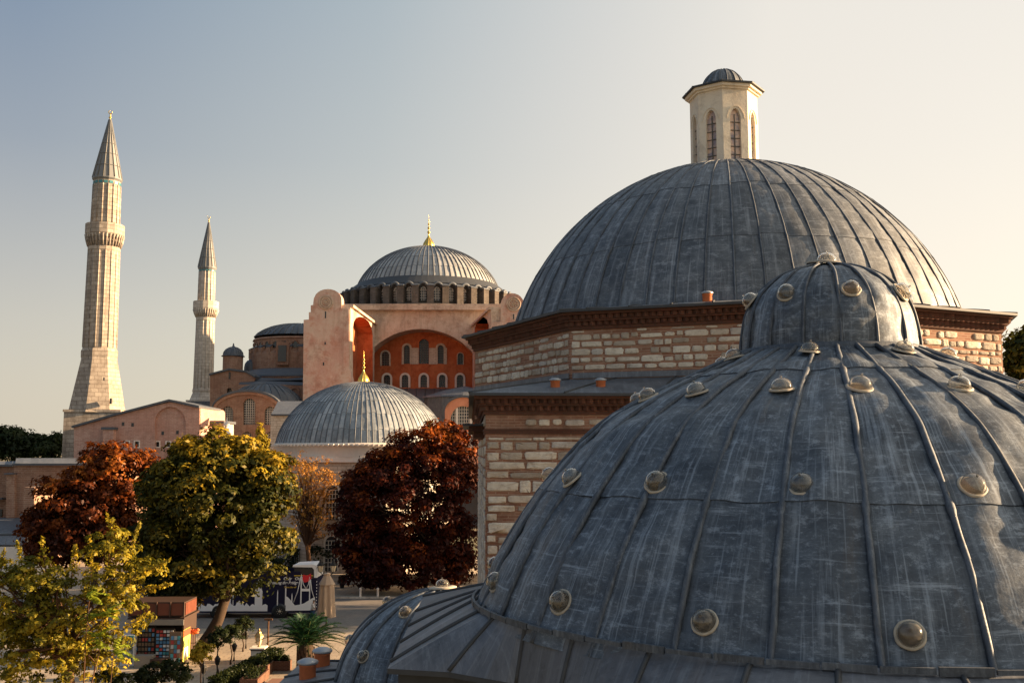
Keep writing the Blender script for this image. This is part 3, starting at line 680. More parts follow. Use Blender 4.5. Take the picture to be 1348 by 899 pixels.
# drum: 40 piers with windows between
RD=19.7; zd0=W(563.5,399,BY-RD).z; zd1=W(563.5,372,BY-RD).z; zd2=zb+.1
m=M(); m.lathe([(RD+.5,zd0-.7),(RD+.5,zd0-.1),(RD-.6,zd0+.15),(RD-2.2,zd0+.3),(RD-2.2,zd1)],(BX,BY,0),80,0,sm=False)
m.lathe([(RD-2.2,zd1),(RD-1.6,zd1+.35),(15.5,zd2+.5)],(BX,BY,0),80,1,sm=False)
dr=m.build('drum',[MT['grey_pier'],MT['edge']],bas)
for k in range(40):
    a=2*PI*(k+.5)/40+.03
    def pl(r,da,z): return (BX+r*math.sin(a+da),BY-r*math.cos(a+da),z)
    m=M(); hw=.062
    pts=[pl(RD-2.4,-.028,zd0),pl(RD,-.034,zd0),pl(RD,.034,zd0),pl(RD-2.4,.028,zd0)]; h=zd1-zd0
    m.add(pts+[(x,y,z+h*(1.0 if i in(0,3) else .86)) for i,(x,y,z) in enumerate(pts)],[(0,1,5,4),(1,2,6,5),(2,3,7,6),(4,5,6,7)],0,.3+.5*random.random())
    q=[pl(RD-2.4,-.034,zd1+.3),pl(RD+.15,-.04,zd0+h*.86),pl(RD+.15,.04,zd0+h*.86),pl(RD-2.4,.034,zd1+.3)]
    m.add(q+[(x,y,z+.18) for x,y,z in q],[(0,1,2,3),(4,5,6,7),(0,1,5,4),(1,2,6,5),(2,3,7,6)],1,.4)
    # arched eyebrow over the window to the next pier
    a2=2*PI/40/2; n=8
    for (r,ddz) in ((RD-1.0,0),):
        pts=[]
        for i in range(n+1):
            f=-1+2*i/n; aa=a+a2+f*a2*.62; z=zd1-.75+.95*math.sqrt(max(0,1-f*f))
            pts.append((BX+r*math.sin(aa),BY-r*math.cos(aa),z))
        m.tube(pts,.34,5,1,.5)
    m.build('pier',[MT['grey_pier'],MT['lead_dark']],dr)
    if math.cos(a+a2)>.05:        # window
        m=M(); r=RD-2.05; hwA=.036
        P=[]
        for i in range(9):
            f=-1+2*i/8; aa=a+a2+f*hwA; z=zd1-1.35+.75*math.sqrt(max(0,1-f*f)); P.append((BX+r*math.sin(aa),BY-r*math.cos(aa),z))
        base=[(BX+r*math.sin(a+a2+hwA),BY-r*math.cos(a+a2+hwA),zd0+.8),(BX+r*math.sin(a+a2-hwA),BY-r*math.cos(a+a2-hwA),zd0+.8)]
        m.add(P+base,[tuple(range(len(P)+2))],0)
        for i in range(1,4):
            aa=a+a2-hwA+2*hwA*i/4; x,y=BX+(r+.1)*math.sin(aa),BY-(r+.1)*math.cos(aa); m.box((x,y,(zd0+.8+zd1-.8)/2),(.10,.06,zd1-zd0-1.6),a+a2,1)
        for j in range(1,5):
            z=zd0+.8+(zd1-zd0-1.5)*j/5; x,y=BX+(r+.1)*math.sin(a+a2),BY-(r+.1)*math.cos(a+a2); m.box((x,y,z),(1.3,.06,.09),a+a2,1)
        m.tube([(x,y,z) for x,y,z in P],.1,4,1,.9)
        m.build('window',[MT['glass_dark'],MT['white_frame']],dr)
# square base and arch wall
AY=197.0
m=M()
arc=[(554+91*math.cos(R(t)),524-91*math.sin(R(t))) for t in range(0,181,6)]
out=[(452,540),(452,409),(664,409),(664,540),(645,540)]+arc+[(463,540)]
facade(m,px_poly(out,AY),[],Vector((0,6,0)),0,0)
aw=m.build('arch_wall',[MT['cream_plaster']],bas)
m=M()
for a,b,pr_ in ((403,409,1.2),(400.5,403,.5)):
    p0,p1=W(450,b,AY),W(668,a,AY); m.box(((p0.x+p1.x)/2,AY+5-pr_/2,(p0.z+p1.z)/2),(p1.x-p0.x,10+pr_,p1.z-p0.z-.01),0,0,.5)
m.build('cornice',MT['cream_plaster'],aw)
m=M(); zc=W(560,400.5,AY).z; m.prism([(BX-20,AY),(BX+20,AY),(BX+20,AY+40),(BX-20,AY+40)],0,zc-.1,0); m.prism([(BX-20.6,AY-.6),(BX+20.6,AY-.6),(BX+20.6,AY+40.6),(BX-20.6,AY+40.6)],zc-.05,zc+.35,1,top=[(BX-19.5,AY+.5),(BX+19.5,AY+.5),(BX+19.5,AY+39.5),(BX-19.5,AY+39.5)])
# tympanum with its windows
TY=202.5
P0b=M()
m2=M(); holes=[]; specs=[]
def wn_(cx,y0,y1,hw,fr,nx,ny,kind='w'):
    specs.append((cx,y0,y1,hw,fr,nx,ny)); holes.append(archpts(cx,y0,y1,hw))
wn_(507.4,481.5,462.8,4.9,1.9,3,6); wn_(535.6,478.9,454.5,3.9,2.6,3,8); wn_(558,478.9,446.2,6.4,0,4,10); wn_(580.2,478.9,454.5,3.9,2.6,3,8); wn_(606,480,464.6,3.6,.9,3,5)
for cx in (485.5,509.5,533.3,557.9,582.1,605.6,628.8): wn_(cx,510,493.3,4.3,2.6,3,5)
out=[(440,545),(440,425),(668,425),(668,545)]
facade(m2,px_poly(out,TY),[px_poly(h,TY) for h in holes],Vector((0,1.0,0)))
ty=m2.build('arch_infill_wall',MT['red_plaster'],bas)
m=M()
ringframe(m,archpts(547,480,470,.1),archpts(547,480,470,.1),TY,Vector((0,-.05,0)))
m=M(); 
for x0,x1 in ((528.7,531.5),(539.8,551.2),(564.7,576.0),(584.4,588.2)):
    m=M(); a=W(x0,479.5,TY-.12); b=W(x1,458,TY-.12); m.box(((a.x+b.x)/2,TY-.03,(a.z+b.z)/2),(b.x-a.x,.25,b.z-a.z),0,0,.6); m.build('pale_panel',MT['pale_stone'],ty)
for (cx,y0,y1,hw,fr,nx,ny) in specs:
    wo=window('window',ty,archpts(cx,y0,y1,hw),TY,Vector((0,.55,0)),[MT['glass_dark'],MT['lattice_dark']],nx,ny,.16,.12)
    if fr>0:
        m=M(); ringframe(m,archpts(cx,y0+.2,y1,hw),archpts(cx,y0+.2,y1-fr,hw+fr,spring=y1+hw),TY-.02,Vector((0,-.22,0)),0,.55); m.build('window_surround',MT['white_frame'] if y0>500 else MT['pale_stone'],ty)
# block behind, under the drum
m=M(); zc=W(560,401,AY).z
m.prism([(BX-19.5,AY+6.1),(BX+19.5,AY+6.1),(BX+19.5,AY+40),(BX-19.5,AY+40)],0,zc-.1,0)
m.prism([(BX-20,AY+1),(BX+20,AY+1),(BX+20,AY+40.6),(BX-20,AY+40.6)],zc-.05,zc+.3,1)
m.build('square_base',[MT['brown_brick'],MT['lead_dark']],bas)
# the two great buttress towers
FY=172.0
def tower(front,fx_px,bx_px,ytop_b,niche,medal,steps,name,left=True):
    m=M()
    F=px_poly(front,FY)
    facade(m,F,[],Vector((0,2.5,0)),0,0)
    t=m.build(name,[MT['pink_plaster']],bas)
    P1=W(fx_px,500,FY); P2=W(bx_px,500,AY); d=(P2-P1); d.z=0; L=d.length; d.normalize(); nn=Vector((d.y,-d.x,0)) if left else Vector((-d.y,d.x,0))
    def pl(px,py): return OP(px,py,P1,nn)
    ztf=W(fx_px,401,FY).z if left else W(fx_px,404,FY).z
    m=M()
    zt=ztf-.4
    body=[Vector((P1.x,P1.y+.3,0)),Vector((P2.x,P2.y,0)),Vector((P2.x,P2.y,zt)),Vector((P1.x,P1.y+.3,zt))]
    hole=[pl(a,b) for a,b in niche]
    facade(m,body,[hole],-nn*3.2,0,1)
    H=[p-nn*3.15 for p in hole]; m.add(H,[tuple(range(len(H)))],1,.5)
    m.build('inner_side',[MT['cream_plaster'],MT['red_plaster']],t)
    # mass and its outer side
    ox=F[0].x if left else max(p.x for p in F)
    m=M(); s=1 if left else -1
    poly=[(ox+.05*s,FY+2.5),(P1.x-3.3*s,FY+2.5),(P2.x-3.3*s,AY+1),(ox+.05*s,AY+3)]
    if not left: poly=poly[::-1]
    m.prism(poly,0,zt-.6,0); m.build('side_mass',MT['pink_brick'],t)
    m=M(); 
    poly=[(P1.x-5*s,FY+.4),(P1.x+.5*s,FY+.4),(P2.x+.5*s,AY+.5),(P2.x-5*s,AY+.5)]
    if not left: poly=poly[::-1]
    m.prism(poly,zt,zt+.45,0,.5); m.build('coping',MT['cream_plaster'],t)
    cx,cy,r=medal
    m=M(); c=W(cx,cy,FY-.02); rr=r*FY/1310
    for k in (1,.72): m.lathe([(rr*k-.16,0),(rr*k-.14,.14),(rr*k+.1,.14),(rr*k+.12,0)],c,28,0,.4,axis=(0,-1,0))
    for k in range(8): a=PI*k/4; m.tube([c+Vector((0,-.05,0)),c+Vector((rr*.7*math.cos(a),-.05,rr*.7*math.sin(a)))],.1,4,0,.4)
    m.build('medallion',MT['cream_plaster'],t)
    m=M()
    for (x,y,w_,h_) in steps:
        a=W(x,y,FY-.03); m.box((a.x,FY-.02,a.z),(w_*FY/1310,.1,h_*FY/1310),0,0,.3)
    m.build('slit_window',MT['glass_dark'],t)
    return t
frontL=[(397.5,640),(399.7,421),(406.5,420.5),(406.5,411),(409,411),(409,402),(412,401.5),(413.2,392)]+[(431.5-18*math.cos(R(a)),394-13.5*math.sin(R(a))) for a in range(10,171,16)]+[(449.6,394),(449.8,406.5),(459.4,407),(459.6,421),(459.2,482),(467,520),(468,640)]
tower(frontL,459.4,492.5,412,[(464.5,560),(464.5,432),(465.6,424),(468.5,418.6),(473,417),(479,418),(485,423),(489,431),(490.5,440),(491,560)],(429,398,9),[(428.5,414.5,1.6,9),(428,452,1.8,3.5),(425.8,479,1.8,4)],'buttress_tower',True)
frontR=[(645,640),(645,436),(647,424),(659,423.5),(659,399)]+[(674.5-15.3*math.cos(R(a)),401-15*math.sin(R(a))) for a in range(8,172,16)]+[(690,401),(693,420),(700,424),(702,640)]
tower(frontR,646.5,622,412,[(643.5,560),(643.5,428),(641,420.5),(637,417.3),(632,418.5),(627.5,424),(625,432),(624.5,560)],(676,400.5,9),[(676,417,1.5,7)],'buttress_tower',False)
# aisle roofs under the red wall
m=M()
def strip(m,L1,Y1,L2,Y2,mi=0,tone=.5):
    A=px_poly(L1,Y1);B=px_poly(L2,Y2);n=len(A); m.add(A+B,[(i,i+1,n+i+1,n+i) for i in range(n-1)],mi,tone)
xs=[452+12*i for i in range(19)]
for i,x in enumerate(xs[:-1]):
    strip(m,[(x,511.5),(x+12,511.5)],TY-.3,[(x-.6,524),(x+11.4,524)],188,0,.3+.4*random.random())
    p,q=W(x,511.3,TY-.3),W(x-.6,523.7,188); m.tube([p,q],.1,4,0,.3)
a=W(450,524,188); b=W(668,600,188); m.box(((a.x+b.x)/2,192,a.z/2),(b.x-a.x,8,a.z-.05),0,1)
a=W(450,533,183); b=W(668,533,183)
for i,x in enumerate(xs[:-1]): strip(m,[(x,529),(x+12,529)],187.9,[(x-1,546),(x+11,546)],178,0,.25+.4*random.random())
a=W(450,546,178); b=W(668,546,178); m.box(((a.x+b.x)/2,183,a.z/2),(b.x-a.x,9.8,a.z-.05),0,1)
m.build('aisle_roof',[MT['lead_roof'],MT['lead_dark']],bas)
# low orange gable with arched white window, polygonal roof over it
GY=165
m=M(); arcO=[(610.5+24.8*math.cos(R(t)),541-18*math.sin(R(t))**1.0) for t in range(0,181,10)]
out=[(586,640)]+arcO[::-1]+[(635,640)]
bigw=[(606-17*math.cos(R(t)),550-16*math.sin(R(t))) for t in range(0,181,12)]
win=[(592,600)]+[(609.5-16.5*math.cos(R(t)),553-18.5*math.sin(R(t))) for t in range(0,181,10)]+[(626,600)]
facade(m,px_poly(out,GY),[px_poly(win,GY)],Vector((0,1.2,0)),0,1)
gp=px_poly(arcO,GY); n=len(gp); m.add([p+Vector((0,-.35,.35)) for p in gp]+[p+Vector((0,12,.35)) for p in gp]+[p+Vector((0,-.35,0)) for p in gp],[(i,i+1,n+i+1,n+i) for i in range(n-1)]+[(i,i+1,2*n+i+1,2*n+i) for i in range(n-1)],2,.5)
go=m.build('arched_gable',[MT['salmon'],MT['white_frame'],MT['lead_dark']],bas)
wo=window('window',go,win,GY,Vector((0,.7,0)),[MT['glass_dark'],MT['white_frame']],11,15,.09,.12)
m=M()
for x in (601.5,620): a=W(x,536,GY); b=W(x,600,GY); m.box((a.x,GY+.45,(a.z+b.z)/2),(.42,.7,a.z-b.z-.2),0,0,.5)
m.build('mullion',MT['white_frame'],go)
gc=W(612,524,GY+11); m=M(); m.lathe([(7.2,gc.z-5),(7.2,gc.z-.1),(7.6,gc.z-.1),(7.4,gc.z+.2),(4,gc.z+1.3),(.05,gc.z+2.1)],(gc.x,GY+11,0),12,0,sm=False); m.build('low_polygon_roof',MT['lead_roof'],bas)
# ---- half dome complex on the left
SY=205.0
sc_=W(396,450,SY); SX=sc_.x
def lath(m,pxr_py,c,Y,n=40,mi=0,sm=False,tone=.5): m.lathe([(r*Y/1310,ZY(py,Y-(r*Y/1310)*.6)) for r,py in pxr_py],(c,Y,0),n,mi,tone,sm=sm)
half=dome('half_dome',[(r*SY/1310,ZY(py,SY)) for r,py in ((60,446),(56,441.5),(49,437),(40,433),(28,429.8),(14,428),(1,427.4))],(SX,SY,0),44,0,[],MT['lead_roof'],bas,rib=.12,step=0,puff=.02,na=2,wob=.05,mats=[MT['lead_dark'],MT['lead_dark']])
m=M(); lath(m,[(60,462),(60,448),(62,447),(61,445)],SX,SY,48); lath(m,[(66,640),(66,466),(60,461.5)],SX,SY,48)
sd=m.build('half_dome_drum',[MT['brown_brick']],bas)
for k in range(14):
    a=R(-88+12.5*k)
    def pp(r,py,da=0): r=r*SY/1310; return (SX+r*math.sin(a+da),SY-r*math.cos(a+da),ZY(py,SY-8))
    m=M()
    q=[pp(59.5,468,-.045),pp(66.5,468,-.045),pp(66.5,468,.045),pp(59.5,468,.045)]; t_=[pp(59.5,455,-.045),pp(66.5,458,-.045),pp(66.5,458,.045),pp(59.5,455,.045)]
    m.add(q+t_,[(0,1,5,4),(1,2,6,5),(2,3,7,6),(4,5,6,7)],0,.5)
    t2=[pp(59.5,453.5,-.06),pp(67,457,-.06),pp(67,457,.06),pp(59.5,453.5,.06)]; m.add(t_+t2,[(4,5,6,7),(1,2,6,5),(0,1,5,4),(2,3,7,6)],1,.4)
    m.build('buttress',[MT['brown_brick'],MT['lead_dark']],sd)
    m=M(); aa=a+R(6.2); r=60.6*SY/1310; P=[]
    for i in range(7):
        f=-1+2*i/6; P.append((SX+r*math.sin(aa+f*.055),SY-r*math.cos(aa+f*.055),ZY(452.5-3.5*math.sqrt(1-f*f),SY-8)))
    m.add(P+[(P[-1][0],P[-1][1],ZY(458,SY-8)),(P[0][0],P[0][1],ZY(458,SY-8))],[tuple(range(9))],0); m.tube(P,.16,4,1,.4); m.build('window',[MT['glass_dark'],MT['brown_brick']],sd)
# lower apse cylinders and lead skirts
m=M(); lath(m,[(82,640),(82,500),(82.5,496),(66,487)],SX+.5,SY-2,48,0); m.build('apse_wall',MT['brown_brick'],bas)
m=M(); lath(m,[(84,497.5),(83.5,495.5),(66,486.5)],SX+.5,SY-2,48,0); m.build('apse_roof',MT['lead_dark'],bas)
m=M(); a=W(372,474,SY-10.8); m.box((a.x,SY-10.4,ZY(466,SY-10)),(2.4,1.6,4.5),0,1); m.box((a.x,SY-11.3,ZY(466,SY-10)),(1.6,.3,3.2),0,0); m.build('window',[MT['glass_dark'],MT['brown_brick']],sd)
# ---- side block with gabled top, round turret
Y=186
m=M(); out=[(276,640),(276.5,494),(302,487.6),(324,490.5),(335,497),(335,640)]
slab(m,out,Y,12,0,.5,[archpts(301.8,520,510.5,3.4)]); 
sb=m.build('side_block',MT['brown_brick'],bas)
window('window',sb,archpts(301.8,520,510.5,3.4),Y,Vector((0,.8,0)),[MT['glass_dark'],MT['lattice_dark']],2,2,.05,.05)
m=M(); a=W(302.3,494.5,Y-.02); m.box((a.x,Y-.03,a.z),(.35,.1,1.3)); m.build('slit_window',MT['glass_dark'],sb)
m=M()
def caps(m,L,Y,depth,th=.35,over=.4,mi=0):
    P=px_poly(L,Y); n=len(P); f=[p+Vector((0,-over,0)) for p in P]; bk=[p+Vector((0,depth,0)) for p in P]; up=Vector((0,0,th))
    m.add(f+bk+[p+up for p in f]+[p+up for p in bk],[(2*n+i,2*n+i+1,3*n+i+1,3*n+i) for i in range(n-1)]+[(i,i+1,2*n+i+1,2*n+i) for i in range(n-1)]+[(i,i+1,n+i+1,n+i) for i in range(n-1)]+[(0,n,3*n,2*n),(n-1,2*n-1,4*n-1,3*n-1)],mi,.5)
caps(m,[(275.5,494.3),(302,487.3),(324,490.2),(336,497)],Y,12); m.build('roof',MT['lead_dark'],sb)
Y=196; tc_=W(306.5,480,Y); rr=13*Y/1310
m=M(); m.lathe([(rr,0),(rr,ZY(469.5,Y))],(tc_.x,Y,0),24,0); m.lathe([(rr+.3,ZY(469.5,Y)),(rr+.35,ZY(468.8,Y)),(rr,ZY(468,Y))],(tc_.x,Y,0),24,1,sm=False)
tu=m.build('turret',[MT['brown_brick'],MT['lead_dark']],bas)
dome('turret_dome',[(rr*k,ZY(py,Y)) for k,py in ((1,468.3),(.93,464),(.75,460.5),(.45,458),(.12,456.8),(.05,455),(.01,452))],(tc_.x,Y,0),20,0,[],MT['lead_dark'],tu,rib=.07,step=0,puff=.01,na=2,wob=0,mats=[MT['lead_dark'],MT['lead_dark']])
c=W(330.5,484,200); m=M(); m.lathe([(1.4,c.z-6),(1.4,c.z),(1.25,c.z+.8),(.8,c.z+1.4),(.02,c.z+1.7)],(c.x,200,0),16,0); m.build('small_cupola',MT['lead_dark'],bas)
# sloping roofs between
m=M()
for (A_,Ya,B_,Yb) in (([(303,488),(333,497),(398,492)],196,[(318,497),(345,501),(400,500)],186),([(318,500),(345,497),(400,499)],190,[(314,506),(336,505.5),(400,507)],182)):
    strip(m,A_,Ya,B_,Yb,0,.4)
m.build('lean_to_roof',MT['lead_dark'],bas)
m=M(); slab(m,[(314,640),(314,507),(345,505),(400,508),(400,640)],182,3); m.build('gallery_wall',MT['brown_brick'],bas)
m=M()
for cx in (366,388): 
    P=px_poly(archpts(cx,520,510,6),182); ringframe(m,archpts(cx,520,511,5),archpts(cx,520,510,6.3,spring=516),181.9,Vector((0,-.25,0)),0,.7)
m.build('blind_arch',MT['brown_brick'],bas)
# ================================================================ vaulted hall in front
VY=165.0
vh=empty('vaulted_annex',(W(325,560,VY).x,VY,0),'brown brick annex with a round vaulted gable, white lattice windows and low lead dome','annex')
arcv=[(325.5+46*math.cos(R(t)),541.5-25.5*math.sin(R(t))) for t in range(0,181,9)]
out=[(279.5,640)]+arcv[::-1]+[(371.5,640)]
W1=archpts(328,559,524.4,8.1); W2=archpts(299.7,558,534.6,7.2); W3=archpts(355.3,559,535,7.2); W4=archpts(325,592,568,7.2); W5=archpts(356,594,568,6.5)
m=M(); facade(m,px_poly(out,VY),[px_poly(h,VY) for h in (W1,W2,W3,W4,W5)],Vector((0,1.2,0)))
vw=m.build('gable_wall',MT['brown_brick'],vh)
for h,nx,ny in ((W1,6,11),(W2,5,8),(W3,5,8),(W4,5,8),(W5,5,8)): window('window',vw,h,VY,Vector((0,.6,0)),[MT['glass_dark'],MT['lattice_white']],nx,ny,.085,.1)
m=M(); ringframe(m,[(325.5+42*math.cos(R(180-t)),541.5-22*math.sin(R(t))) for t in range(0,181,9)],[(325.5+46*math.cos(R(180-t)),541.5-25.5*math.sin(R(t))) for t in range(0,181,9)],VY,Vector((0,-.3,0)),0,.75); m.build('arch_moulding',MT['brown_brick'],vw)
m=M(); gp=px_poly(arcv,VY); n=len(gp); m.add([p+Vector((0,-.5,.4)) for p in gp]+[p+Vector((0,7,.4)) for p in gp]+[p+Vector((0,-.5,0)) for p in gp],[(i,i+1,n+i+1,n+i) for i in range(n-1)]+[(i,i+1,2*n+i+1,2*n+i) for i in range(n-1)],0,.5)
a=W(325,560,VY); m.prism([(W(280,560,VY).x,VY+1.3),(W(371,560,VY).x,VY+1.3),(W(371,560,VY).x,VY+13),(W(280,560,VY).x,VY+13)],0,ZY(541,VY)-.2,1)
m.build('vault',[MT['lead_dark'],MT['brown_brick']],vh)
c=W(349,530,VY+9)
dome('low_dome',[(r*(VY+9)/1310,ZY(py,VY+9)) for r,py in ((49,531),(45,524),(38,517),(28,510.5),(16,506.5),(5,505),(1,504.8))],(c.x,VY+9,0),28,0,[],MT['lead_dark'],vh,rib=.1,step=0,puff=.02,na=2,wob=.05,mats=[MT['lead_dark'],MT['lead_dark']])
m=M(); slab(m,[(356,700),(356,546),(388,546),(388,700)],136,8); ps=m.build('stone_wing',MT['pale_stone'],vh)
m=M(); strip(m,[(366,528),(402,528)],146,[(357,545),(389,545)],135.6,0,.6); strip(m,[(357,545),(389,545)],135.6,[(357,547),(389,547)],135.6,0,.2); m.build('roof',MT['lead_roof'],ps)
m=M(); slab(m,[(262,640),(262,565),(262,537),(270,541),(279,538),(281,541),(281,640)],150,6); m.build('link_wall',MT['pink_brick'],vh)
m=M(); slab(m,[(264,640),(264,557),(295,557),(295,640)],146,5); m.build('low_porch_wall',MT['pale_stone'],vh)
m=M(); a=W(262.5,557,145.5); b=W(296.5,554,145.5); m.box(((a.x+b.x)/2,148,(a.z+b.z)/2),(b.x-a.x,6.4,.38),0,0,.5); m.build('low_porch_roof',MT['lead_dark'],vh)
m=M(); a=W(252,531,215); m.box((W(262,531,215).x,218,ZY(528,215)/2),(30*215/1310,6,ZY(528,215))); m.build('rear_roof_block',MT['lead_roof'],vh)
c=W(298,572,140); m=M(); m.lathe([(.55,c.z-8),(.5,c.z),(.7,c.z+.1),(.35,c.z+.5),(.3,c.z+1.2),(.5,c.z+1.3),(.15,c.z+1.8),(.02,c.z+2.3)],(c.x,140,0),12,0,sm=False); o=m.build('pinnacle',MT['white_frame'],vh)
# ================================================================ pink wing
PY=140.0
pw=empty('pink_brick_wing',(W(180,560,PY).x,PY,0),'long low gabled wing of pinkish brick with a blind arch and four small white-framed windows','brick wing')
sq=[[(163.7,586.2),(163.7,579.7),(171.2,579.7),(171.2,586.2)],[(176.2,589.6),(176.2,579.7),(184.3,579.7),(184.3,589.6)],[(203.7,589.3),(203.7,580.3),(211.2,580.3),(211.2,589.3)],[(218,589.3),(218,580.3),(225.5,580.3),(225.5,589.3)]]
sqi=[[(a+(1.3 if i in(0,1) else -1.3),b+(-1.3 if i in(0,3) else 1.3)) for i,(a,b) in enumerate(q)] for q in sq]
out=[(96.5,700),(97.2,563),(149.5,548),(223.6,529),(262.5,537.2),(262.5,700)]
barch=archpts(224,700,535.5,20.3,n=16)
m=M(); facade(m,px_poly(out,PY),[px_poly(h,PY) for h in sqi[:2]]+[px_poly(barch,PY)],Vector((0,.6,0)),0)
inner=px_poly(barch,PY+.5); facade(m,inner,[px_poly(h,PY+.5) for h in sqi[2:]],Vector((0,.4,0)),0)
back=[p+Vector((0,10,0)) for p in px_poly(out,PY)]; m.add(back+px_poly(out,PY),[(0,1,7,6),(1,2,8,7),(2,3,9,8),(3,4,10,9),(4,5,11,10)],0)
wl2=m.build('wall',MT['pink_brick'],pw)
m=M(); slab(m,[(135,700),(135,565),(149,565),(149,700)],PY-1.2,1.1); a=W(142,563.7,PY-1.3); m.box((a.x,PY-.7,a.z),(1.8,1.5,.35),0,1); m.build('buttress',[MT['pink_brick'],MT['lead_dark']],pw)
m=M(); caps(m,[(95.8,563.3),(149.5,547.8),(223.6,528.4),(263.3,537)],PY,10,.3,.5); m.build('roof',MT['lead_dark'],pw)
for i,(q,qi) in enumerate(zip(sq,sqi)):
    YY=PY if i<2 else PY+.5
    m=M(); ringframe(m,qi+[qi[0]],q+[q[0]],YY,Vector((0,-.12,0)),1,.7); P=[p+Vector((0,.35,0)) for p in px_poly(qi,YY)]; m.add(P,[(0,1,2,3)],0)
    m.build('window',[MT['glass_dark'],MT['white_frame']],wl2)
m=M()
for x,y in ((162,558),(174.5,559),(212.5,570),(232,569)): a=W(x,y,PY-.02); m.box((a.x,PY-.0 if x<200 else PY+.5,a.z),(.35,.1,.5))
m.build('putlog_hole',MT['glass_dark'],wl2)
# ================================================================ lower range at the far left
LY=122.0
lf=empty('low_brick_range',(W(40,640,LY).x,LY,0),'low brown-pink brick range at the picture edge with stepped blue-grey lead roofs','brick range')
m=M(); slab(m,[(18,720),(18,610.5),(150,610.5),(150,720)],LY,12); slab(m,[(8,720),(8,624),(19,624),(19,720)],LY-.6,3,0,.6); slab(m,[(-60,720),(-60,612),(18,612),(18,720)],LY+3,8,0,.35)
w3=m.build('wall',MT['brown_brick'],lf)
m=M(); 
for i in range(-8,15):
    x=10*i
    if x<16: strip(m,[(x+.5,607),(x+10.5,607)],LY+10,[(x,611.3),(x+10,611.3)],LY+2.6,0,.3+.5*random.random())
    else: strip(m,[(x+1,603),(x+11,602.7)],LY+12,[(x,609.8),(x+10,609.8)],LY-.5,0,.3+.5*random.random())
a=W(16,610.5,LY-.5); b=W(152,610.5,LY-.5); m.box(((a.x+b.x)/2,LY-.4,a.z-.06),(b.x-a.x,.3,.22),0,1); a=W(-60,612,LY+2.6); b=W(17,612,LY+2.6); m.box(((a.x+b.x)/2,LY+2.6,a.z-.06),(b.x-a.x,.3,.2),0,1)
a=W(12.5,623.5,LY-.8); m.box((a.x,LY+.6,a.z),(1.1,3.4,.15),0,1)
a=W(0,656,LY+2.9); m.box((a.x,LY+2.4,a.z),(1.6,1.2,.15),0,0)
m.build('roof',[MT['lead_roof'],MT['lead_dark']],lf)
m=M(); a=W(1,677,LY-.1); m.box((W(-1,677,LY+2.9).x,LY+2.93,a.z),(.7,.2,.9)); m.build('window',MT['glass_dark'],w3)
m=M(); Y2=112
strip(m,[(-40,681),(34,681)],LY-.2,[(-40,702),(33,702)],Y2,0,.75); a=W(-40,702,Y2);b=W(33,702,Y2); m.box(((a.x+b.x)/2,Y2+.1,a.z-.1),(b.x-a.x,.2,.2),0,1)
a=W(33.6,676,Y2);m.box((W(40,676,Y2+2).x,Y2+5,a.z-.2),(1.4,8,.2),0,0)
for i in range(8): strip(m,[(-40+9.5*i,705),(-30.5+9.5*i,705)],Y2-1,[(-40+9.5*i,717),(-31+9.5*i,717)],Y2-7,0,.4+.4*random.random())
m.build('lower_roof',[MT['lead_roof'],MT['lead_dark']],lf)
m=M(); a=W(-40,702,Y2);b=W(33,702,Y2); m.box(((a.x+b.x)/2,Y2+5,a.z/2-.2),(b.x-a.x,9.6,a.z-.4),0,0); a=W(-40,717,Y2-7);b=W(32,717,Y2-7); m.box(((a.x+b.x)/2,Y2-4,a.z/2-.1),(b.x-a.x,5.9,a.z-.2),0,1); m.box((W(40,700,Y2+2).x,Y2+5,5-.3),(1.2,7.6,8.6),0,2)
m.build('lower_wall',[MT['pale_stone'],MT['white_frame'],MT['brown_brick']],lf)
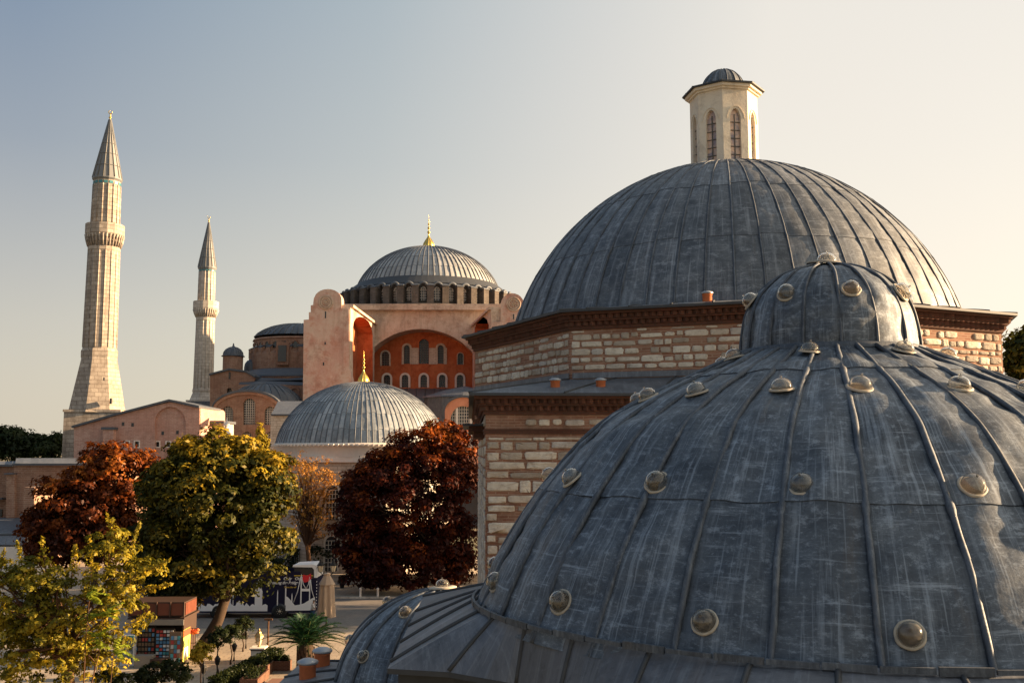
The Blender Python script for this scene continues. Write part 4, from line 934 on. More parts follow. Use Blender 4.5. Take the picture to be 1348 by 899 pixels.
# ================================================================ minarets
def minaret(px,Y,prof,rings,label,stone,rot=0.):
    b=W(px,450,Y); t=empty('minaret',(b.x,Y,0),label,'minaret','minarets of the basilica')
    k=Y/1310
    def P(L): return [(r*k,ZY(py,Y)) for r,py in L]
    shaft=P(prof['shaft']); m=M()
    m.lathe(shaft,(b.x,Y,0),16,0,.5,sm=False,ph=rot)
    for i in range(16):              # fluted edges
        a=rot+2*PI*i/16
        for (r0,y0,r1,y1) in prof['flute']:
            m.tube([(b.x+r0*k*math.cos(a),Y+r0*k*math.sin(a),ZY(y0,Y)),(b.x+r1*k*math.cos(a),Y+r1*k*math.sin(a),ZY(y1,Y))],.10,4,0,.55)
    m.build('shaft',stone,t)
    m=M(); m.lathe(P(prof['base']),(b.x,Y,0),8,0,.45,sm=False,ph=R(22.5+24.5)); bs=m.build('base',stone,t)
    m=M(); q=P(prof['plinth']); s=q[0][0]; a=R(prof['prot'])
    m.prism([(b.x+s*math.sqrt(2)*math.cos(a+PI/4+PI/2*i),Y+s*math.sqrt(2)*math.sin(a+PI/4+PI/2*i)) for i in range(4)],0,q[1][1]); m.prism([(b.x+(s+.15)*math.sqrt(2)*math.cos(a+PI/4+PI/2*i),Y+(s+.15)*math.sqrt(2)*math.sin(a+PI/4+PI/2*i)) for i in range(4)],q[1][1],q[1][1]+.35); m.build('plinth',stone,t)
    m=M(); m.lathe(P(prof['balc']),(b.x,Y,0),16,0,.55,sm=False,ph=rot)
    r1,ya,r2,yb=prof['corb']
    for i in range(32):
        a=rot+2*PI*i/32; m.tube([(b.x+r1*k*math.cos(a),Y+r1*k*math.sin(a),ZY(ya,Y)),(b.x+(r1*.4+r2*.6)*k*math.cos(a),Y+(r1*.4+r2*.6)*k*math.sin(a),ZY(ya*.5+yb*.5,Y)),(b.x+r2*k*math.cos(a),Y+r2*k*math.sin(a),ZY(yb,Y))],.13,4,0,.55)
    m.build('balcony',stone,t)
    c=P(prof['cone']); m=M(); m.lathe(c,(b.x,Y,0),16,0,.5,sm=False,ph=rot)
    for i in range(16):
        a=rot+2*PI*i/16; m.tube([(b.x+r*math.cos(a),Y+r*math.sin(a),z) for r,z in c[2:]],.09,4,0,.25)
    for f in (.2,.4,.58,.75): r=c[2][0]*(1-f)+c[-1][0]*f; z=c[2][1]*(1-f)+c[-1][1]*f; m.lathe([(r+.02,z-.05),(r+.09,z),(r,z+.08)],(b.x,Y,0),16,0,.25,sm=False,ph=rot)
    co_=m.build('cone_roof',MT['lead_far'],t)
    m=M()
    for i in range(16):
        a=2*PI*(i+.5)/16+rot; r=prof['tile'][0]*k*math.cos(PI/16)/math.cos(((a-rot)%(PI/8))-PI/16)+.03; m.box((b.x+r*math.cos(a),Y+r*math.sin(a),ZY(prof['tile'][1],Y)),(.06,.55,.42),a,0,.5)
    m.build('tile_band',MT['tile'],t)
    f=m=M(); z0=c[-1][1]-.2; s=prof['fin']*k; m.lathe([(s*r,z0+s*z) for r,z in ((.9,0),(1.4,.8),(.6,1.6),(.5,2.2),(1.3,2.9),(1.3,3.5),(.4,4.2),(.4,4.8),(.9,5.2),(.3,5.9),(.2,6.6))],(b.x,Y,0),12,0)
    m.tube([(b.x+s*1.6*math.cos(R(a)),Y,z0+s*8.4+s*1.7*math.sin(R(a))) for a in range(110,431,20)],[s*.15+s*.3*math.sin(PI*i/16) for i in range(17)],6,0)
    m.build('finial',MT['gold'],t)
    m=M(); 
    for (x,y,w_,h_) in prof['slit']: 
        p=W(x,y,Y-prof['sr']*k); m.box((p.x,p.y,p.z),(w_*k,.6,h_*k),R(12),0,.2)
    if prof['slit']: m.build('slit_window',MT['glass_dark'],t)
    return t
MT['tile']=plain('turquoise_tile',(.06,.22,.25),.4)
minaret(131.5,150,dict(shaft=[(22.5,470),(22,462),(21.2,460),(20.6,400),(19.6,330),(18.2,328),(18,296),(17.3,240),(18.4,238)],flute=[(21,458,19.6,330),(18,296,17.4,245)],
  base=[(38.5,543.5),(37,541),(30,505),(23.5,472),(24.2,470),(24.4,463),(22.6,460)],plinth=[(33.5,700),(33.5,543.5)],prot=13,
  balc=[(19.6,334),(20.5,331),(20.5,327),(20,326),(21,318),(24,312),(24.8,310),(24.8,297),(24,297),(24,300),(18,300)],corb=(20.4,326,24.3,311),
  cone=[(17.3,240),(19.3,237.5),(19,236),(1.6,158)],tile=(17.4,243),fin=1.5,slit=[(146,528,2.5,7),(137,499,1.5,4)],sr=30),[], 'tall near minaret with a flared grey stone base at the left of the basilica',MT['minaret'],R(6))
minaret(269.5,226,dict(shaft=[(13.2,530),(12.6,515),(12.2,470),(11.6,421),(11.2,419),(10.8,397),(10.5,357),(11.2,354.5)],flute=[(12.5,514,11.6,421),(10.8,397,10.5,358)],
  base=[(19,530),(17.5,527),(13.6,517),(14.2,515),(13.9,512),(12.6,511)],plinth=[(18,600),(18,529.5)],prot=10,
  balc=[(11.6,424),(12.3,422),(12.3,419),(12,418),(13,414),(15.8,409),(16.6,407),(16.6,397.5),(16,397.5),(16,400),(10.8,400)],corb=(12.3,418,16.2,408),
  cone=[(10.6,357),(12.3,353.5),(12.2,352.3),(.9,293)],tile=(10.6,357),fin=.98,slit=[],sr=12),[], 'slender far minaret rising behind the brick turret of the basilica',MT['minaret_red'],R(4))
# ================================================================ domed tomb
QY=110.0; qc=W(477.5,560,QY); QX=qc.x
tomb=empty('domed_tomb',(QX,QY,0),'pale stone tomb under a broad ribbed lead dome with a gilded spike','tomb')
zs0=ZY(586,QY-9); zap=ZY(499,QY)
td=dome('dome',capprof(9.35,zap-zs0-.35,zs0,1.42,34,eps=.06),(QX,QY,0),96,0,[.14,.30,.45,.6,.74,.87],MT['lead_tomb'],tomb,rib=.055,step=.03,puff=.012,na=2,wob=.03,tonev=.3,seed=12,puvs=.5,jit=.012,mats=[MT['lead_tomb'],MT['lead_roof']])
finial(td,(QX,QY,zap-.55),.50)
oc=[(QX+10.0*math.cos(R(22.5+45*k)),QY+10.0*math.sin(R(22.5+45*k))) for k in range(8)]
m=M(); m.lathe([(9.55,zs0-1.2),(9.55,zs0-.1),(9.8,zs0+.02),(9.35,zs0+.25)],(QX,QY,0),64,0)
for k in range(120): a=2*PI*k/120; m.box((QX+9.72*math.cos(a),QY+9.72*math.sin(a),zs0+.02),(.3,.16,.22),a,0,.6+.4*random.random())
m.prism(offset_poly(oc,.25),zs0-1.7,zs0-1.2,0,.7); m.build('cornice',MT['white_frame'],tomb)
m=M(); m.prism(oc,0,zs0-1.7,0); 
tw=m.build('wall',MT['pale_stone'],tomb)
for k in range(3,8):
    A,B=Vector(oc[k]),Vector(oc[(k+1)%8]); d=(B-A).normalized(); nn=Vector((d.y,-d.x))
    if nn.y>0: continue
    for (zz0,zz1) in ((1.2,4.6),(6.2,9.6)):
        for f in (.3,.7):
            c=A+(B-A)*f+nn*.03; m=M(); hw=.6; P=[(-hw,zz0),(hw,zz0)]+[(hw*math.cos(t),zz1-.6+.6*math.sin(t)) for t in [PI*i/8 for i in range(9)]]
            Q=[Vector((c.x+d.x*u,c.y+d.y*u,z)) for u,z in P]; m.add(Q,[tuple(range(len(Q)))],0)
            n3=Vector((nn.x,nn.y,0)); o=[Vector((c.x+d.x*u*1.3,c.y+d.y*u*1.3,z+.2*(i>1))) for i,(u,z) in enumerate(P)]
            m.add([q+n3*.06 for q in Q]+[q+n3*.06 for q in o],[(i,(i+1)%len(Q),len(Q)+(i+1)%len(Q),len(Q)+i) for i in range(len(Q))],1,.7)
            for j in range(1,8): z=zz0+(zz1-zz0)*j/8; m.box((c.x+nn.x*.04,c.y+nn.y*.04,z),(1.15,.05,.06),math.atan2(d.y,d.x),1)
            for j in (-1,0,1): m.box((c.x+nn.x*.04+d.x*j*.3,c.y+nn.y*.04+d.y*j*.3,(zz0+zz1)/2-.2),(.06,.055,zz1-zz0-.5),math.atan2(d.y,d.x),1)
            m.build('window',[MT['glass_dark'],MT['lattice_white']],tw)
# ================================================================ ground
def groundmat():
    m,nt,b=mat('paving',.85,.25); n=N(nt); p=n.pos()
    br=n('ShaderNodeTexBrick',{'Vector':p,'Color1':(.38,.31,.23,1),'Color2':(.46,.38,.28,1),'Mortar':(.2,.16,.12,1),'Scale':1,'Mortar Size':.02,'Brick Width':.8,'Row Height':.4})
    f=n.noise(p,.25,6,.7); g=n.noise(p,3,5,.7)
    c=n.mix(n.math('MULTIPLY',n.ramp(f,[(.4,0),(.65,1)]),.5),br.outputs['Color'],(.22,.18,.14)); c=n.mix(n.math('MULTIPLY',n.ramp(g,[(.5,0),(.7,1)]),.35),c,(.42,.35,.27))
    nt.links.new(c,b.inputs['Base Color']); n.bump(n.math('ADD',br.outputs['Fac'],g),-.4,.02,b); return m
MT['paving']=groundmat()
MT['road']=masonry('road_setts',(.17,.155,.135),(.21,.19,.165),(.11,.1,.09),.25,.25,dirtk=.3)
m_,nt_,b_=mat('road',.85,.3); n_=N(nt_); f_=n_.noise(n_.pos(),.5,6,.7); 
b2=n_('ShaderNodeTexBrick',{'Vector':n_.pos(),'Color1':(.17,.155,.14,1),'Color2':(.21,.19,.17,1),'Mortar':(.12,.11,.1,1),'Scale':1,'Mortar Size':.012,'Brick Width':.3,'Row Height':.3})
nt_.links.new(n_.mix(n_.ramp(f_,[(.4,0),(.7,.4)]),b2.outputs['Color'],(.25,.22,.19)),b_.inputs['Base Color']); MT['road']=m_
def earth():
    m,nt,b=mat('earth',.95,.1); n=N(nt); f=n.noise(n.pos(),.05,8,.7); g=n.noise(n.pos(),1.5,6,.7)
    c=n.mix(n.ramp(f,[(.4,0),(.6,1)]),(.20,.17,.12),(.13,.14,.07)); c=n.mix(n.math('MULTIPLY',g,.5),c,(.25,.2,.15)); nt.links.new(c,b.inputs['Base Color']); return m
m=M(); m.add([(-4000,-400,-.02),(4000,-400,-.02),(4000,5000,-.02),(-4000,5000,-.02)],[(0,1,2,3)]); tag(m.build('ground',earth(),origin=(0,0,0)),kind='structure')
m=M(); m.add([(-70,40,-.008),(40,40,-.008),(40,125,-.008),(-70,125,-.008)],[(0,1,2,3)]); tag(m.build('pavement',MT['paving'],origin=(0,0,0)),kind='structure')
m=M(); m.add([(-75,75.5,0),(45,75.5,0),(45,90.5,0),(-75,90.5,0)],[(0,1,2,3)]); tag(m.build('road',MT['road'],origin=(0,0,0)),kind='structure')
m=M(); m.box((-15,90.7,.07),(120,.35,.16)); tag(m.build('kerb',MT['pale_stone']),kind='structure')
# ================================================================ foliage
def quads(name,Cn,Nn,size,tone,mat_,parent,asp=1.5,droop=.0):
    n=len(Cn); Nn=Nn/(np.linalg.norm(Nn,axis=1,keepdims=True)+1e-9)
    rv=rng.normal(size=(n,3)); rv[:,2]-=droop*2; t=np.cross(np.cross(Nn,rv),Nn); t/= (np.linalg.norm(t,axis=1,keepdims=True)+1e-9); b=np.cross(Nn,t)
    s=(size*rng.uniform(.6,1.25,n))[:,None]
    k=s*.5; V=np.stack([Cn-t*k*asp,Cn-b*k*.8+t*k*.1+Nn*k*.15,Cn+t*k*asp-Nn*k*.35,Cn+b*k*.8+t*k*.1+Nn*k*.15],1).reshape(-1,3)
    par=parent
    while par.parent is not None: par=par.parent
    org=ORG[par.name]; V=V-np.array(org)
    me=bpy.data.meshes.new(name); me.vertices.add(4*n); me.vertices.foreach_set('co',V.astype(np.float32).ravel())
    me.loops.add(4*n); me.loops.foreach_set('vertex_index',np.arange(4*n,dtype=np.int32)); me.polygons.add(n)
    me.polygons.foreach_set('loop_start',np.arange(0,4*n,4,dtype=np.int32)); me.polygons.foreach_set('loop_total',np.full(n,4,dtype=np.int32))
    a=me.attributes.new('tone','FLOAT','FACE'); a.data.foreach_set('value',tone.astype(np.float32))
    me.materials.append(mat_); me.update(calc_edges=True)
    o=bpy.data.objects.new(name,me); C.objects.link(o); o.parent=parent; return o
def clumps(lobes,Y,ncl,rc,per,core=.25,squash=.75,base=None):
    """leaf positions: many small clumps through an uneven crown. lobes (px,py,rx,ry[,dY]) seen at distance Y"""
    k=Y/1310.; Ls=[]
    for L in lobes:
        px,py,rx,ry=L[:4]; dY=L[4] if len(L)>4 else 0; c=W(px,py,Y+dY); Ls.append((np.array(c),np.array([rx*k,min(rx,ry*1.3)*k,ry*k])))
    vol=np.array([np.prod(r)**(2/3) for c,r in Ls]); pr=vol/vol.sum()
    cen=[];nor=[]
    for _ in range(ncl):
        c,r=Ls[rng.choice(len(Ls),p=pr)]; d=rng.normal(size=3); d/=np.linalg.norm(d)
        if d[2]<-.5 and rng.random()<.5: d[2]*=-1
        f=rng.uniform(.25,.8) if rng.random()<core else rng.uniform(.8,1.06)
        cen.append(c+d*r*f); nor.append(d)
    cen=np.array(cen);nor=np.array(nor)
    # leaves
    idx=np.repeat(np.arange(ncl),per); N_=len(idx)
    d=rng.normal(size=(N_,3)); d/=np.linalg.norm(d,axis=1,keepdims=True); d[:,2]=np.where((d[:,2]<-.1)&(rng.random(N_)<.6),-d[:,2],d[:,2])
    rad=rc*np.repeat(rng.uniform(.55,1.35,ncl),per)*rng.uniform(.35,1.05,N_)**.6
    P=cen[idx]+d*rad[:,None]*np.array([1,1,squash]); nn=d*.8+nor[idx]*.4+np.array([0,0,.45])+rng.normal(size=(N_,3))*.35
    ct=rng.uniform(0,1,ncl); tone=.6*ct[idx]+.4*rng.random(N_)
    return P,nn,tone,cen
def limbs(m,base,fork,cen,n,r0,rg,twig=.35,mi=0):
    base=Vector(base);fork=Vector(fork); mid=base.lerp(fork,.5)+Vector((rg.uniform(-.15,.15),rg.uniform(-.15,.15),0))
    m.tube([base-Vector((0,0,.1)),base+Vector((0,0,.25)),base.lerp(mid,.5),mid,fork],[r0*1.6,r0*1.1,r0,r0*.85,r0*.72],10,mi)
    ends=[Vector(cen[i]) for i in rg.sample(range(len(cen)),min(n,len(cen)))]
    for e in ends:
        st=fork.lerp(mid,rg.uniform(0,.35)); v=e-st; a=st+v*.35+Vector((0,0,v.length*.08))+Vector([rg.uniform(-.06,.06)*v.length for _ in range(3)]); b=st+v*.7+Vector((0,0,v.length*.06))+Vector([rg.uniform(-.05,.05)*v.length for _ in range(3)])
        rr=r0*rg.uniform(.25,.5); m.tube([st,a,b,e],[rr,rr*.7,rr*.4,.02],6,mi)
        for _ in range(3):
            s=a.lerp(b,rg.random()); q=s+Vector([rg.gauss(0,1) for _ in range(3)]).normalized()*v.length*.25*rg.uniform(.6,1.3)+Vector((0,0,.2)); m.tube([s,s.lerp(q,.5)+Vector((0,0,.08)),q],[rr*.35,rr*.25,.012],4,mi)
LM={}
LM['green']=leafmat('leaf_green_gold',[(.008,.013,.003),(.018,.025,.004),(.07,.065,.008),(.36,.24,.016)],.22,.18)
LM['red']=leafmat('leaf_russet',[(.014,.004,.002),(.045,.011,.004),(.16,.038,.006),(.46,.15,.018)],.25)
LM['dred']=leafmat('leaf_dark_red',[(.010,.003,.002),(.028,.005,.003),(.085,.015,.004),(.42,.11,.012)],.25)
LM['lime']=leafmat('leaf_lime',[(.03,.035,.005),(.08,.085,.010),(.26,.22,.02),(.52,.40,.04)],.4,.4)
LM['orange']=leafmat('leaf_orange',[(.20,.09,.02),(.38,.18,.04),(.50,.27,.06)],.4)
LM['yellow']=leafmat('leaf_yellow',[(.13,.12,.012),(.30,.23,.02),(.46,.32,.03)],.4)
LM['dark']=leafmat('leaf_dark',[(.010,.016,.006),(.02,.03,.009),(.04,.05,.013)],.3)
LM['palm']=leafmat('leaf_palm',[(.006,.022,.015),(.010,.045,.028),(.03,.08,.035)],.5)
def tree(label,Y,base_px,fork_px,lobes,ncl,rc,per,leaf,lm,group='trees around the square',r0=.3,core=.25,nl=26,droop=.3,bark='bark',name='autumn_tree',cat='tree',squash=.75,shoots=None,seed=1,asp=1.5,gold=0):
    b=W(base_px[0],base_px[1],Y); b.z=0; f=W(fork_px[0],fork_px[1],Y)
    t=empty(name,(b.x,Y,0),label,cat,group)
    P,nn,tone,cen=clumps(lobes,Y,ncl,rc,per,core,squash)
    if shoots:
        k=Y/1310
        for (x0,y0,x1,y1,dY,num) in shoots:
            a=np.array(W(x0,y0,Y+dY)); c=np.array(W(x1,y1,Y+dY)); s=rng.random(num)[:,None]
            Q=a+(c-a)*s+rng.normal(size=(num,3))*(.22*(1.15-s)*rc/.5)
            P=np.concatenate([P,Q]); nn=np.concatenate([nn,rng.normal(size=(num,3))*.6+np.array([0,-.1,.7])]); tone=np.concatenate([tone,.45+.5*rng.random(num)])
    if gold: zr_=(P[:,2]-P[:,2].min())/(np.ptp(P[:,2])+1e-6)+rng.normal(size=len(P))*.08; tone=np.clip(tone*.8+gold*np.clip((zr_-.62)*2.6,0,1),0,1.6)  # leaf tone rises towards the crown top: early autumn colour plus painted sunlight
    rg=random.Random(seed); m=M(); limbs(m,b,f,cen,nl,r0,rg)
    if shoots:
        for (x0,y0,x1,y1,dY,num) in shoots: m.tube([W(x0,y0,Y+dY).lerp(f,.25),W(x0,y0,Y+dY),W(x1,y1,Y+dY)],[.05,.035,.01],5,0)
    m.build('trunk',MT[bark],t)
    # keep foliage above head height
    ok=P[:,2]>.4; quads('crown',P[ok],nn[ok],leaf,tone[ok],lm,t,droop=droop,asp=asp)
    return t
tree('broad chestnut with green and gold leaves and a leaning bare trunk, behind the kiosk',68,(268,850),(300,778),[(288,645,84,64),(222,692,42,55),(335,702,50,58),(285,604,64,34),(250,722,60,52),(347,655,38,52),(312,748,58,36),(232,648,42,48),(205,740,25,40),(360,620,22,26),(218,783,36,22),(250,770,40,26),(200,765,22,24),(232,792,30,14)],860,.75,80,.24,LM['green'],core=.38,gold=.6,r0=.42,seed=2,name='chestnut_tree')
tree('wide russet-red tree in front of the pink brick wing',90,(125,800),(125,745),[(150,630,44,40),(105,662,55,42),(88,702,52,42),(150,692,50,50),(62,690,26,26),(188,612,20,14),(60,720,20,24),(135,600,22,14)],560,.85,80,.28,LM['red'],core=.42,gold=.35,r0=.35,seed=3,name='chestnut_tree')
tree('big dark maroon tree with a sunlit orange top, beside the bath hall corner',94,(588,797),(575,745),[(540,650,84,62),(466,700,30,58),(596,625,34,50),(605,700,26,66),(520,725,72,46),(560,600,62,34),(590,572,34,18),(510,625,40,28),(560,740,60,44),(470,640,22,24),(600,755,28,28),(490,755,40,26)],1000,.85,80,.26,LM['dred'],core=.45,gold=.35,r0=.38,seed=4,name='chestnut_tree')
tree('small yellow-green tree top showing behind the maroon tree',106,(545,760),(545,640),[(540,585,26,20),(560,575,12,18),(520,580,12,12),(533,568,8,8)],90,.7,60,.26,LM['yellow'],r0=.2,nl=10,seed=5)
tree('half-bare tree with thin orange leaves and dark forking limbs, before the tomb',98,(407,790),(404,715),[(400,630,34,34),(385,665,20,34),(412,680,28,40),(430,630,16,24),(375,620,14,22)],300,.55,14,.17,LM['orange'],r0=.28,nl=46,core=.5,bark='bark_warm',seed=6)
tree('shaded dark green tree standing between the bus and the tomb',103,(432,780),(430,735),[(420,735,36,34),(450,720,24,30),(385,750,26,24),(455,760,20,20)],150,.7,60,.26,LM['dark'],r0=.2,nl=12,seed=16)
tree('narrow yellow-green sapling top poking above the chestnut crown',100,(345,760),(345,640),[(345,600,9,26),(343,578,5,14),(341,562,3,8)],60,.35,40,.2,LM['yellow'],r0=.12,nl=8,seed=7)
tree('loose lime-leaved tree in evening light, nearest at the lower left',52,(96,930),(88,850),[(60,800,58,52),(142,732,34,34),(150,800,46,54),(22,850,44,56),(38,762,30,26),(110,868,52,40),(-10,790,30,50),(60,850,58,48),(196,748,22,12)],560,.36,46,.16,LM['lime'],r0=.26,nl=60,core=.45,seed=8,bark='bark_warm',
  shoots=[(140,770,148,684,0,110),(120,760,118,700,1,90),(165,740,184,688,0,110),(175,760,224,736,-1,120),(170,780,226,768,0,110),(95,750,100,715,1,80),(60,750,55,706,0,90),(30,750,22,712,0,80),(160,830,196,806,-1,60),(150,700,140,676,0,60),(130,820,172,842,-2,60),(0,760,5,722,0,70)])
tree('far dark green trees at the left horizon, larger clump',185,(22,640),(22,610),[(20,588,30,20),(0,584,24,20),(45,590,18,16)],170,1.6,50,.55,LM['dark'],'trees on the left horizon',r0=.3,nl=8,seed=9,name='far_tree')
tree('small dark tree beside the near minaret foot on the horizon',178,(68,640),(68,610),[(66,592,14,13),(74,584,7,10)],70,1.2,50,.5,LM['dark'],'trees on the left horizon',r0=.25,nl=6,seed=10,name='far_tree')
tree('dark green tree showing past the right end of the bath hall eave',62,(1352,900),(1352,620),[(1352,480,24,42),(1360,540,30,50),(1375,460,30,30)],260,.7,60,.25,LM['green'],r0=.3,nl=12,seed=11,name='evergreen_tree')
for i,(x,y,h) in enumerate(((13,97,18),(27,101,22),(15,82,17),(36,88,20))):
    lb=[]; 
    p=674+1310*x/y*.98
    def py(z): return 449.5-1310*math.tan(math.atan2(z-EYE,y)-PITCH)
    s=1310/y
    tree(['green tree hidden behind the bath hall, shading the square','tallest green tree standing behind the bath hall','lower green tree by the rear corner of the bath hall','green tree further right behind the bath hall'][i],y,(p,py(0)),(p,py(h*.35)),[(p,py(h*.62),5.5*s,h*.36*s),(p+3*s,py(h*.5),4*s,h*.3*s),(p-3*s,py(h*.5),4*s,h*.3*s)],260,.9,50,.34,LM['dark'],r0=.3,nl=12,seed=30+i,name='evergreen_tree')
# sapling with long feathered leaves
sp0=W(110,899,50); st=empty('sapling',(sp0.x,50,0),'bright green sapling with long feathered leaves, before the kiosk','sapling')
m=M(); tops=[(118,775),(135,800),(128,830),(150,845)]
for x,y in tops: m.tube([Vector((sp0.x,50,0)),W(x-5,y+60,50),W(x,y+10,50)],[.04,.025,.015],5)
m.build('stem',MT['bark_warm'],st)
Pn=[];Nn_=[];Tn=[]
for q in range(34):
    x,y=tops[q%4]; a=np.array(W(x,y+10,50)); an=rng.uniform(0,2*PI); L=rng.uniform(.9,1.5); el=rng.uniform(.0,.9)
    d=np.array([math.cos(an)*math.cos(el),math.sin(an)*.5*math.cos(el),math.sin(el)])
    for s in np.linspace(.15,1,15):
        c=a+d*L*s-np.array([0,0,.45*s*s]); side=np.cross(d,[0,0,1]); side/=np.linalg.norm(side)
        for g in (-1,1): Pn.append(c+side*g*.11*(1.1-s*.6)); Nn_.append(np.array([0,0,1])+.3*side*g+rng.normal(size=3)*.2); Tn.append(.6+.4*rng.random())
quads('leaves',np.array(Pn),np.array(Nn_),.17,np.array(Tn),leafmat('leaf_bright',[(.12,.20,.02),(.22,.30,.03),(.34,.38,.05)]),st)
# small ball-headed trees
for i,(px,py,r,Y,lm,lb) in enumerate(((265,861,17,56,'yellow','sunlit yellow ball-headed tree, the nearest one on the path'),(287,840,14,60,'dark','dark ball-headed tree just behind the sunlit yellow one'),(303,836,13,63,'dark','dark ball-headed tree between the path lanterns'),(319,827,16,67,'dark','largest dark ball-headed tree, nearest the stone pedestal lamp'))):
    tree(lb,Y,(px-1,920),(px,py+r*.8),[(px,py,r*.75,r*.75),(px-r*.45,py+3,r*.4,r*.5),(px+r*.5,py-r*.3,r*.4,r*.45),(px,py-r*.6,r*.4,r*.35)],70,.2,30,.11,LM[lm],'ball-headed trees along the path',r0=.045,nl=9,seed=50+i,name='ball_headed_tree',droop=0)
b0=W(213,890,56); tree('low dark bush in front of the kiosk stall',56,(213,899),(213,895),[(200,888,20,14),(228,884,18,13),(188,895,14,12),(240,892,12,12)],110,.25,40,.12,LM['dark'],None,r0=.04,nl=12,seed=61,name='bush',cat='bush')
tree('dark low shrub by the bottom edge under the lime tree',54,(135,905),(135,895),[(140,890,16,10),(160,896,12,8)],40,.22,40,.12,LM['dark'],None,r0=.03,nl=6,seed=62,name='bush',cat='bush')
# palm
pb=W(402,872,61); pb.z=0; pal=empty('palm_tree',(pb.x,61,0),'squat dark green palm with arching fronds above the terracotta vents','palm')
m=M(); z1=ZY(852,61); m.lathe([(.42,0),(.38,.3),(.42,z1*.5),(.5,z1),(.3,z1+.25),(.02,z1+.4)],(pb.x,61,0),14,0)
for k in range(60): a=k*2.4; z=z1*(.1+.9*k/60); m.box((pb.x+.42*math.cos(a),61+.42*math.sin(a),z),(.22,.14,.3),a,0,random.random())
m.build('trunk',MT['bark'],pal)
mr=M(); mf=M()
for q in range(66):
    an=q*2.399+.3*random.random(); el=R(80-66*(q/66)**.9); L=3.1*random.uniform(.85,1.1); d=np.array([math.cos(an)*math.cos(el),math.sin(an)*math.cos(el),math.sin(el)]); o=np.array([pb.x,61,z1+.15]); pts=[]
    side=np.cross(d,[0,0,1]); side/=np.linalg.norm(side)+1e-9
    for s in np.linspace(.03,1,34):
        c=o+d*L*s-np.array([0,0,.42*L*s**2.4]); pts.append(c)
        if s>.12:
            for g in (-1,1):
                ll=.52*(1.08-abs(s-.42)*1.25); e=c+side*g*ll*.75+d*ll*.62-np.array([0,0,.18*ll])+rng.normal(size=3)*.03; w_=.03
                up=np.array([0,0,w_]); mf.add([c-d*w_,c+d*w_,e+up*.2,],[(0,1,2)],0,random.random())
    mr.tube([Vector(p) for p in pts[::3]],[.03]*8+[.012]*(len(pts[::3])-8),4,0)
mr.build('frond_rib',plain('frond_rib',(.06,.08,.02)),pal)
mf.build('fronds',LM['palm'],pal)
# ================================================================ street things
K=lambda Y:Y/1310.
# --- tour bus
BYY=80.0; x0=W(250,800,BYY).x; x1=W(418,800,BYY).x; bl=x1-x0; bcx=(x0+x1)/2
bus=empty('tour_bus',(bcx,BYY,0),'dark navy double-decker tour bus with a white skyline along its side, parked across the square','bus')
MT['navy']=plain('navy_paint',(.008,.008,.03),.55,.2,0,.1); MT['white_paint']=plain('white_paint',(.85,.84,.83),.4,.5,0,.06); MT['tyre']=plain('tyre',(.02,.02,.02),.8); MT['rim']=plain('wheel_rim',(.45,.38,.28),.4,.5,.5); MT['red_paint']=plain('red_paint',(.65,.03,.04),.4); MT['yellow_paint']=plain('yellow_paint',(.75,.5,.05),.5); MT['black']=plain('black_paint',(.015,.015,.018),.4,.5)
wdx=2.5; zt=4.15; zlow=.42
m=M()
prof=[(x0,zlow),(x1-.25,zlow),(x1-.05,.75),(x1,1.3),(x1-.04,2.6),(x1-.12,3.1),(x0+.05,3.1),(x0,3.0)]
F=[Vector((x,BYY,z)) for x,z in prof]; B=[p+Vector((0,wdx,0)) for p in F]; n=len(F)
m.add(F+B,[tuple(range(n)),tuple(range(2*n-1,n-1,-1))]+[(i,(i+1)%n,n+(i+1)%n,n+i) for i in range(n)],0)
m.box((bcx-.3,BYY+.04,3.35),(bl-2.2,.06,.5),0,0); m.box((bcx-.3,BYY+wdx-.04,3.35),(bl-2.2,.06,.5),0,0); m.box((x0+.3,BYY+wdx/2,3.35),(.06,wdx-.1,.5),0,0)
m.build('body',MT['navy'],bus)
m=M(); cx=x1-1.0
pr=[(x1-2.05,3.95),(x1-2.0,4.08),(x1-.5,4.16),(x1-.2,4.05),(x1-.1,3.7),(x1-.1,3.12),(x1-.32,3.12),(x1-.35,3.75),(x1-.5,3.92)]
F=[Vector((x,BYY,z)) for x,z in pr]; B=[p+Vector((0,wdx,0)) for p in F]; n=len(F); m.add(F+B,[tuple(range(n)),tuple(range(2*n-1,n-1,-1))]+[(i,(i+1)%n,n+(i+1)%n,n+i) for i in range(n)],0); m.build('roof_canopy',MT['white_paint'],bus)
m=M(); m.box((x1-1.15,BYY+.06,3.5),(1.5,.04,.85),0,0); m.box((x1-1.15,BYY+wdx-.06,3.5),(1.5,.04,.85)); m.box((x1-.16,BYY+wdx/2,3.5),(.04,wdx-.2,.8)); m.build('upper_window',MT['glass_dark'],bus)
m=M(); m.box((x1-1.15,BYY+.02,3.28),(1.5,.03,.06),0,0); m.box((x1-1.15,BYY+.02,3.08),(1.5,.035,.06),0,0); m.build('yellow_stripe',MT['yellow_paint'],bus)
for x in (W(368,800,BYY).x,x0+2.2):
    for yy in (BYY-.02,BYY+wdx-.28):
        m=M(); m.lathe([(.0,.3),(.46,.3),(.52,.26),(.52,.04),(.46,0),(.34,.0)],(x,yy+.3,.52),24,0,axis=(0,-1,0)); wh=m.build('wheel',MT['tyre'],bus)
        m=M(); m.lathe([(.34,.30),(.30,.27),(.12,.28),(.10,.33),(.001,.34)],(x,yy+.3,.52),20,0,.6,axis=(0,-1,0))
        for k in range(8): a=2*PI*k/8; m.box((x+.2*math.cos(a),yy+.005,.52+.2*math.sin(a)),(.05,.03,.05))
        m.build('rim',MT['rim'],wh)
m=M(); 
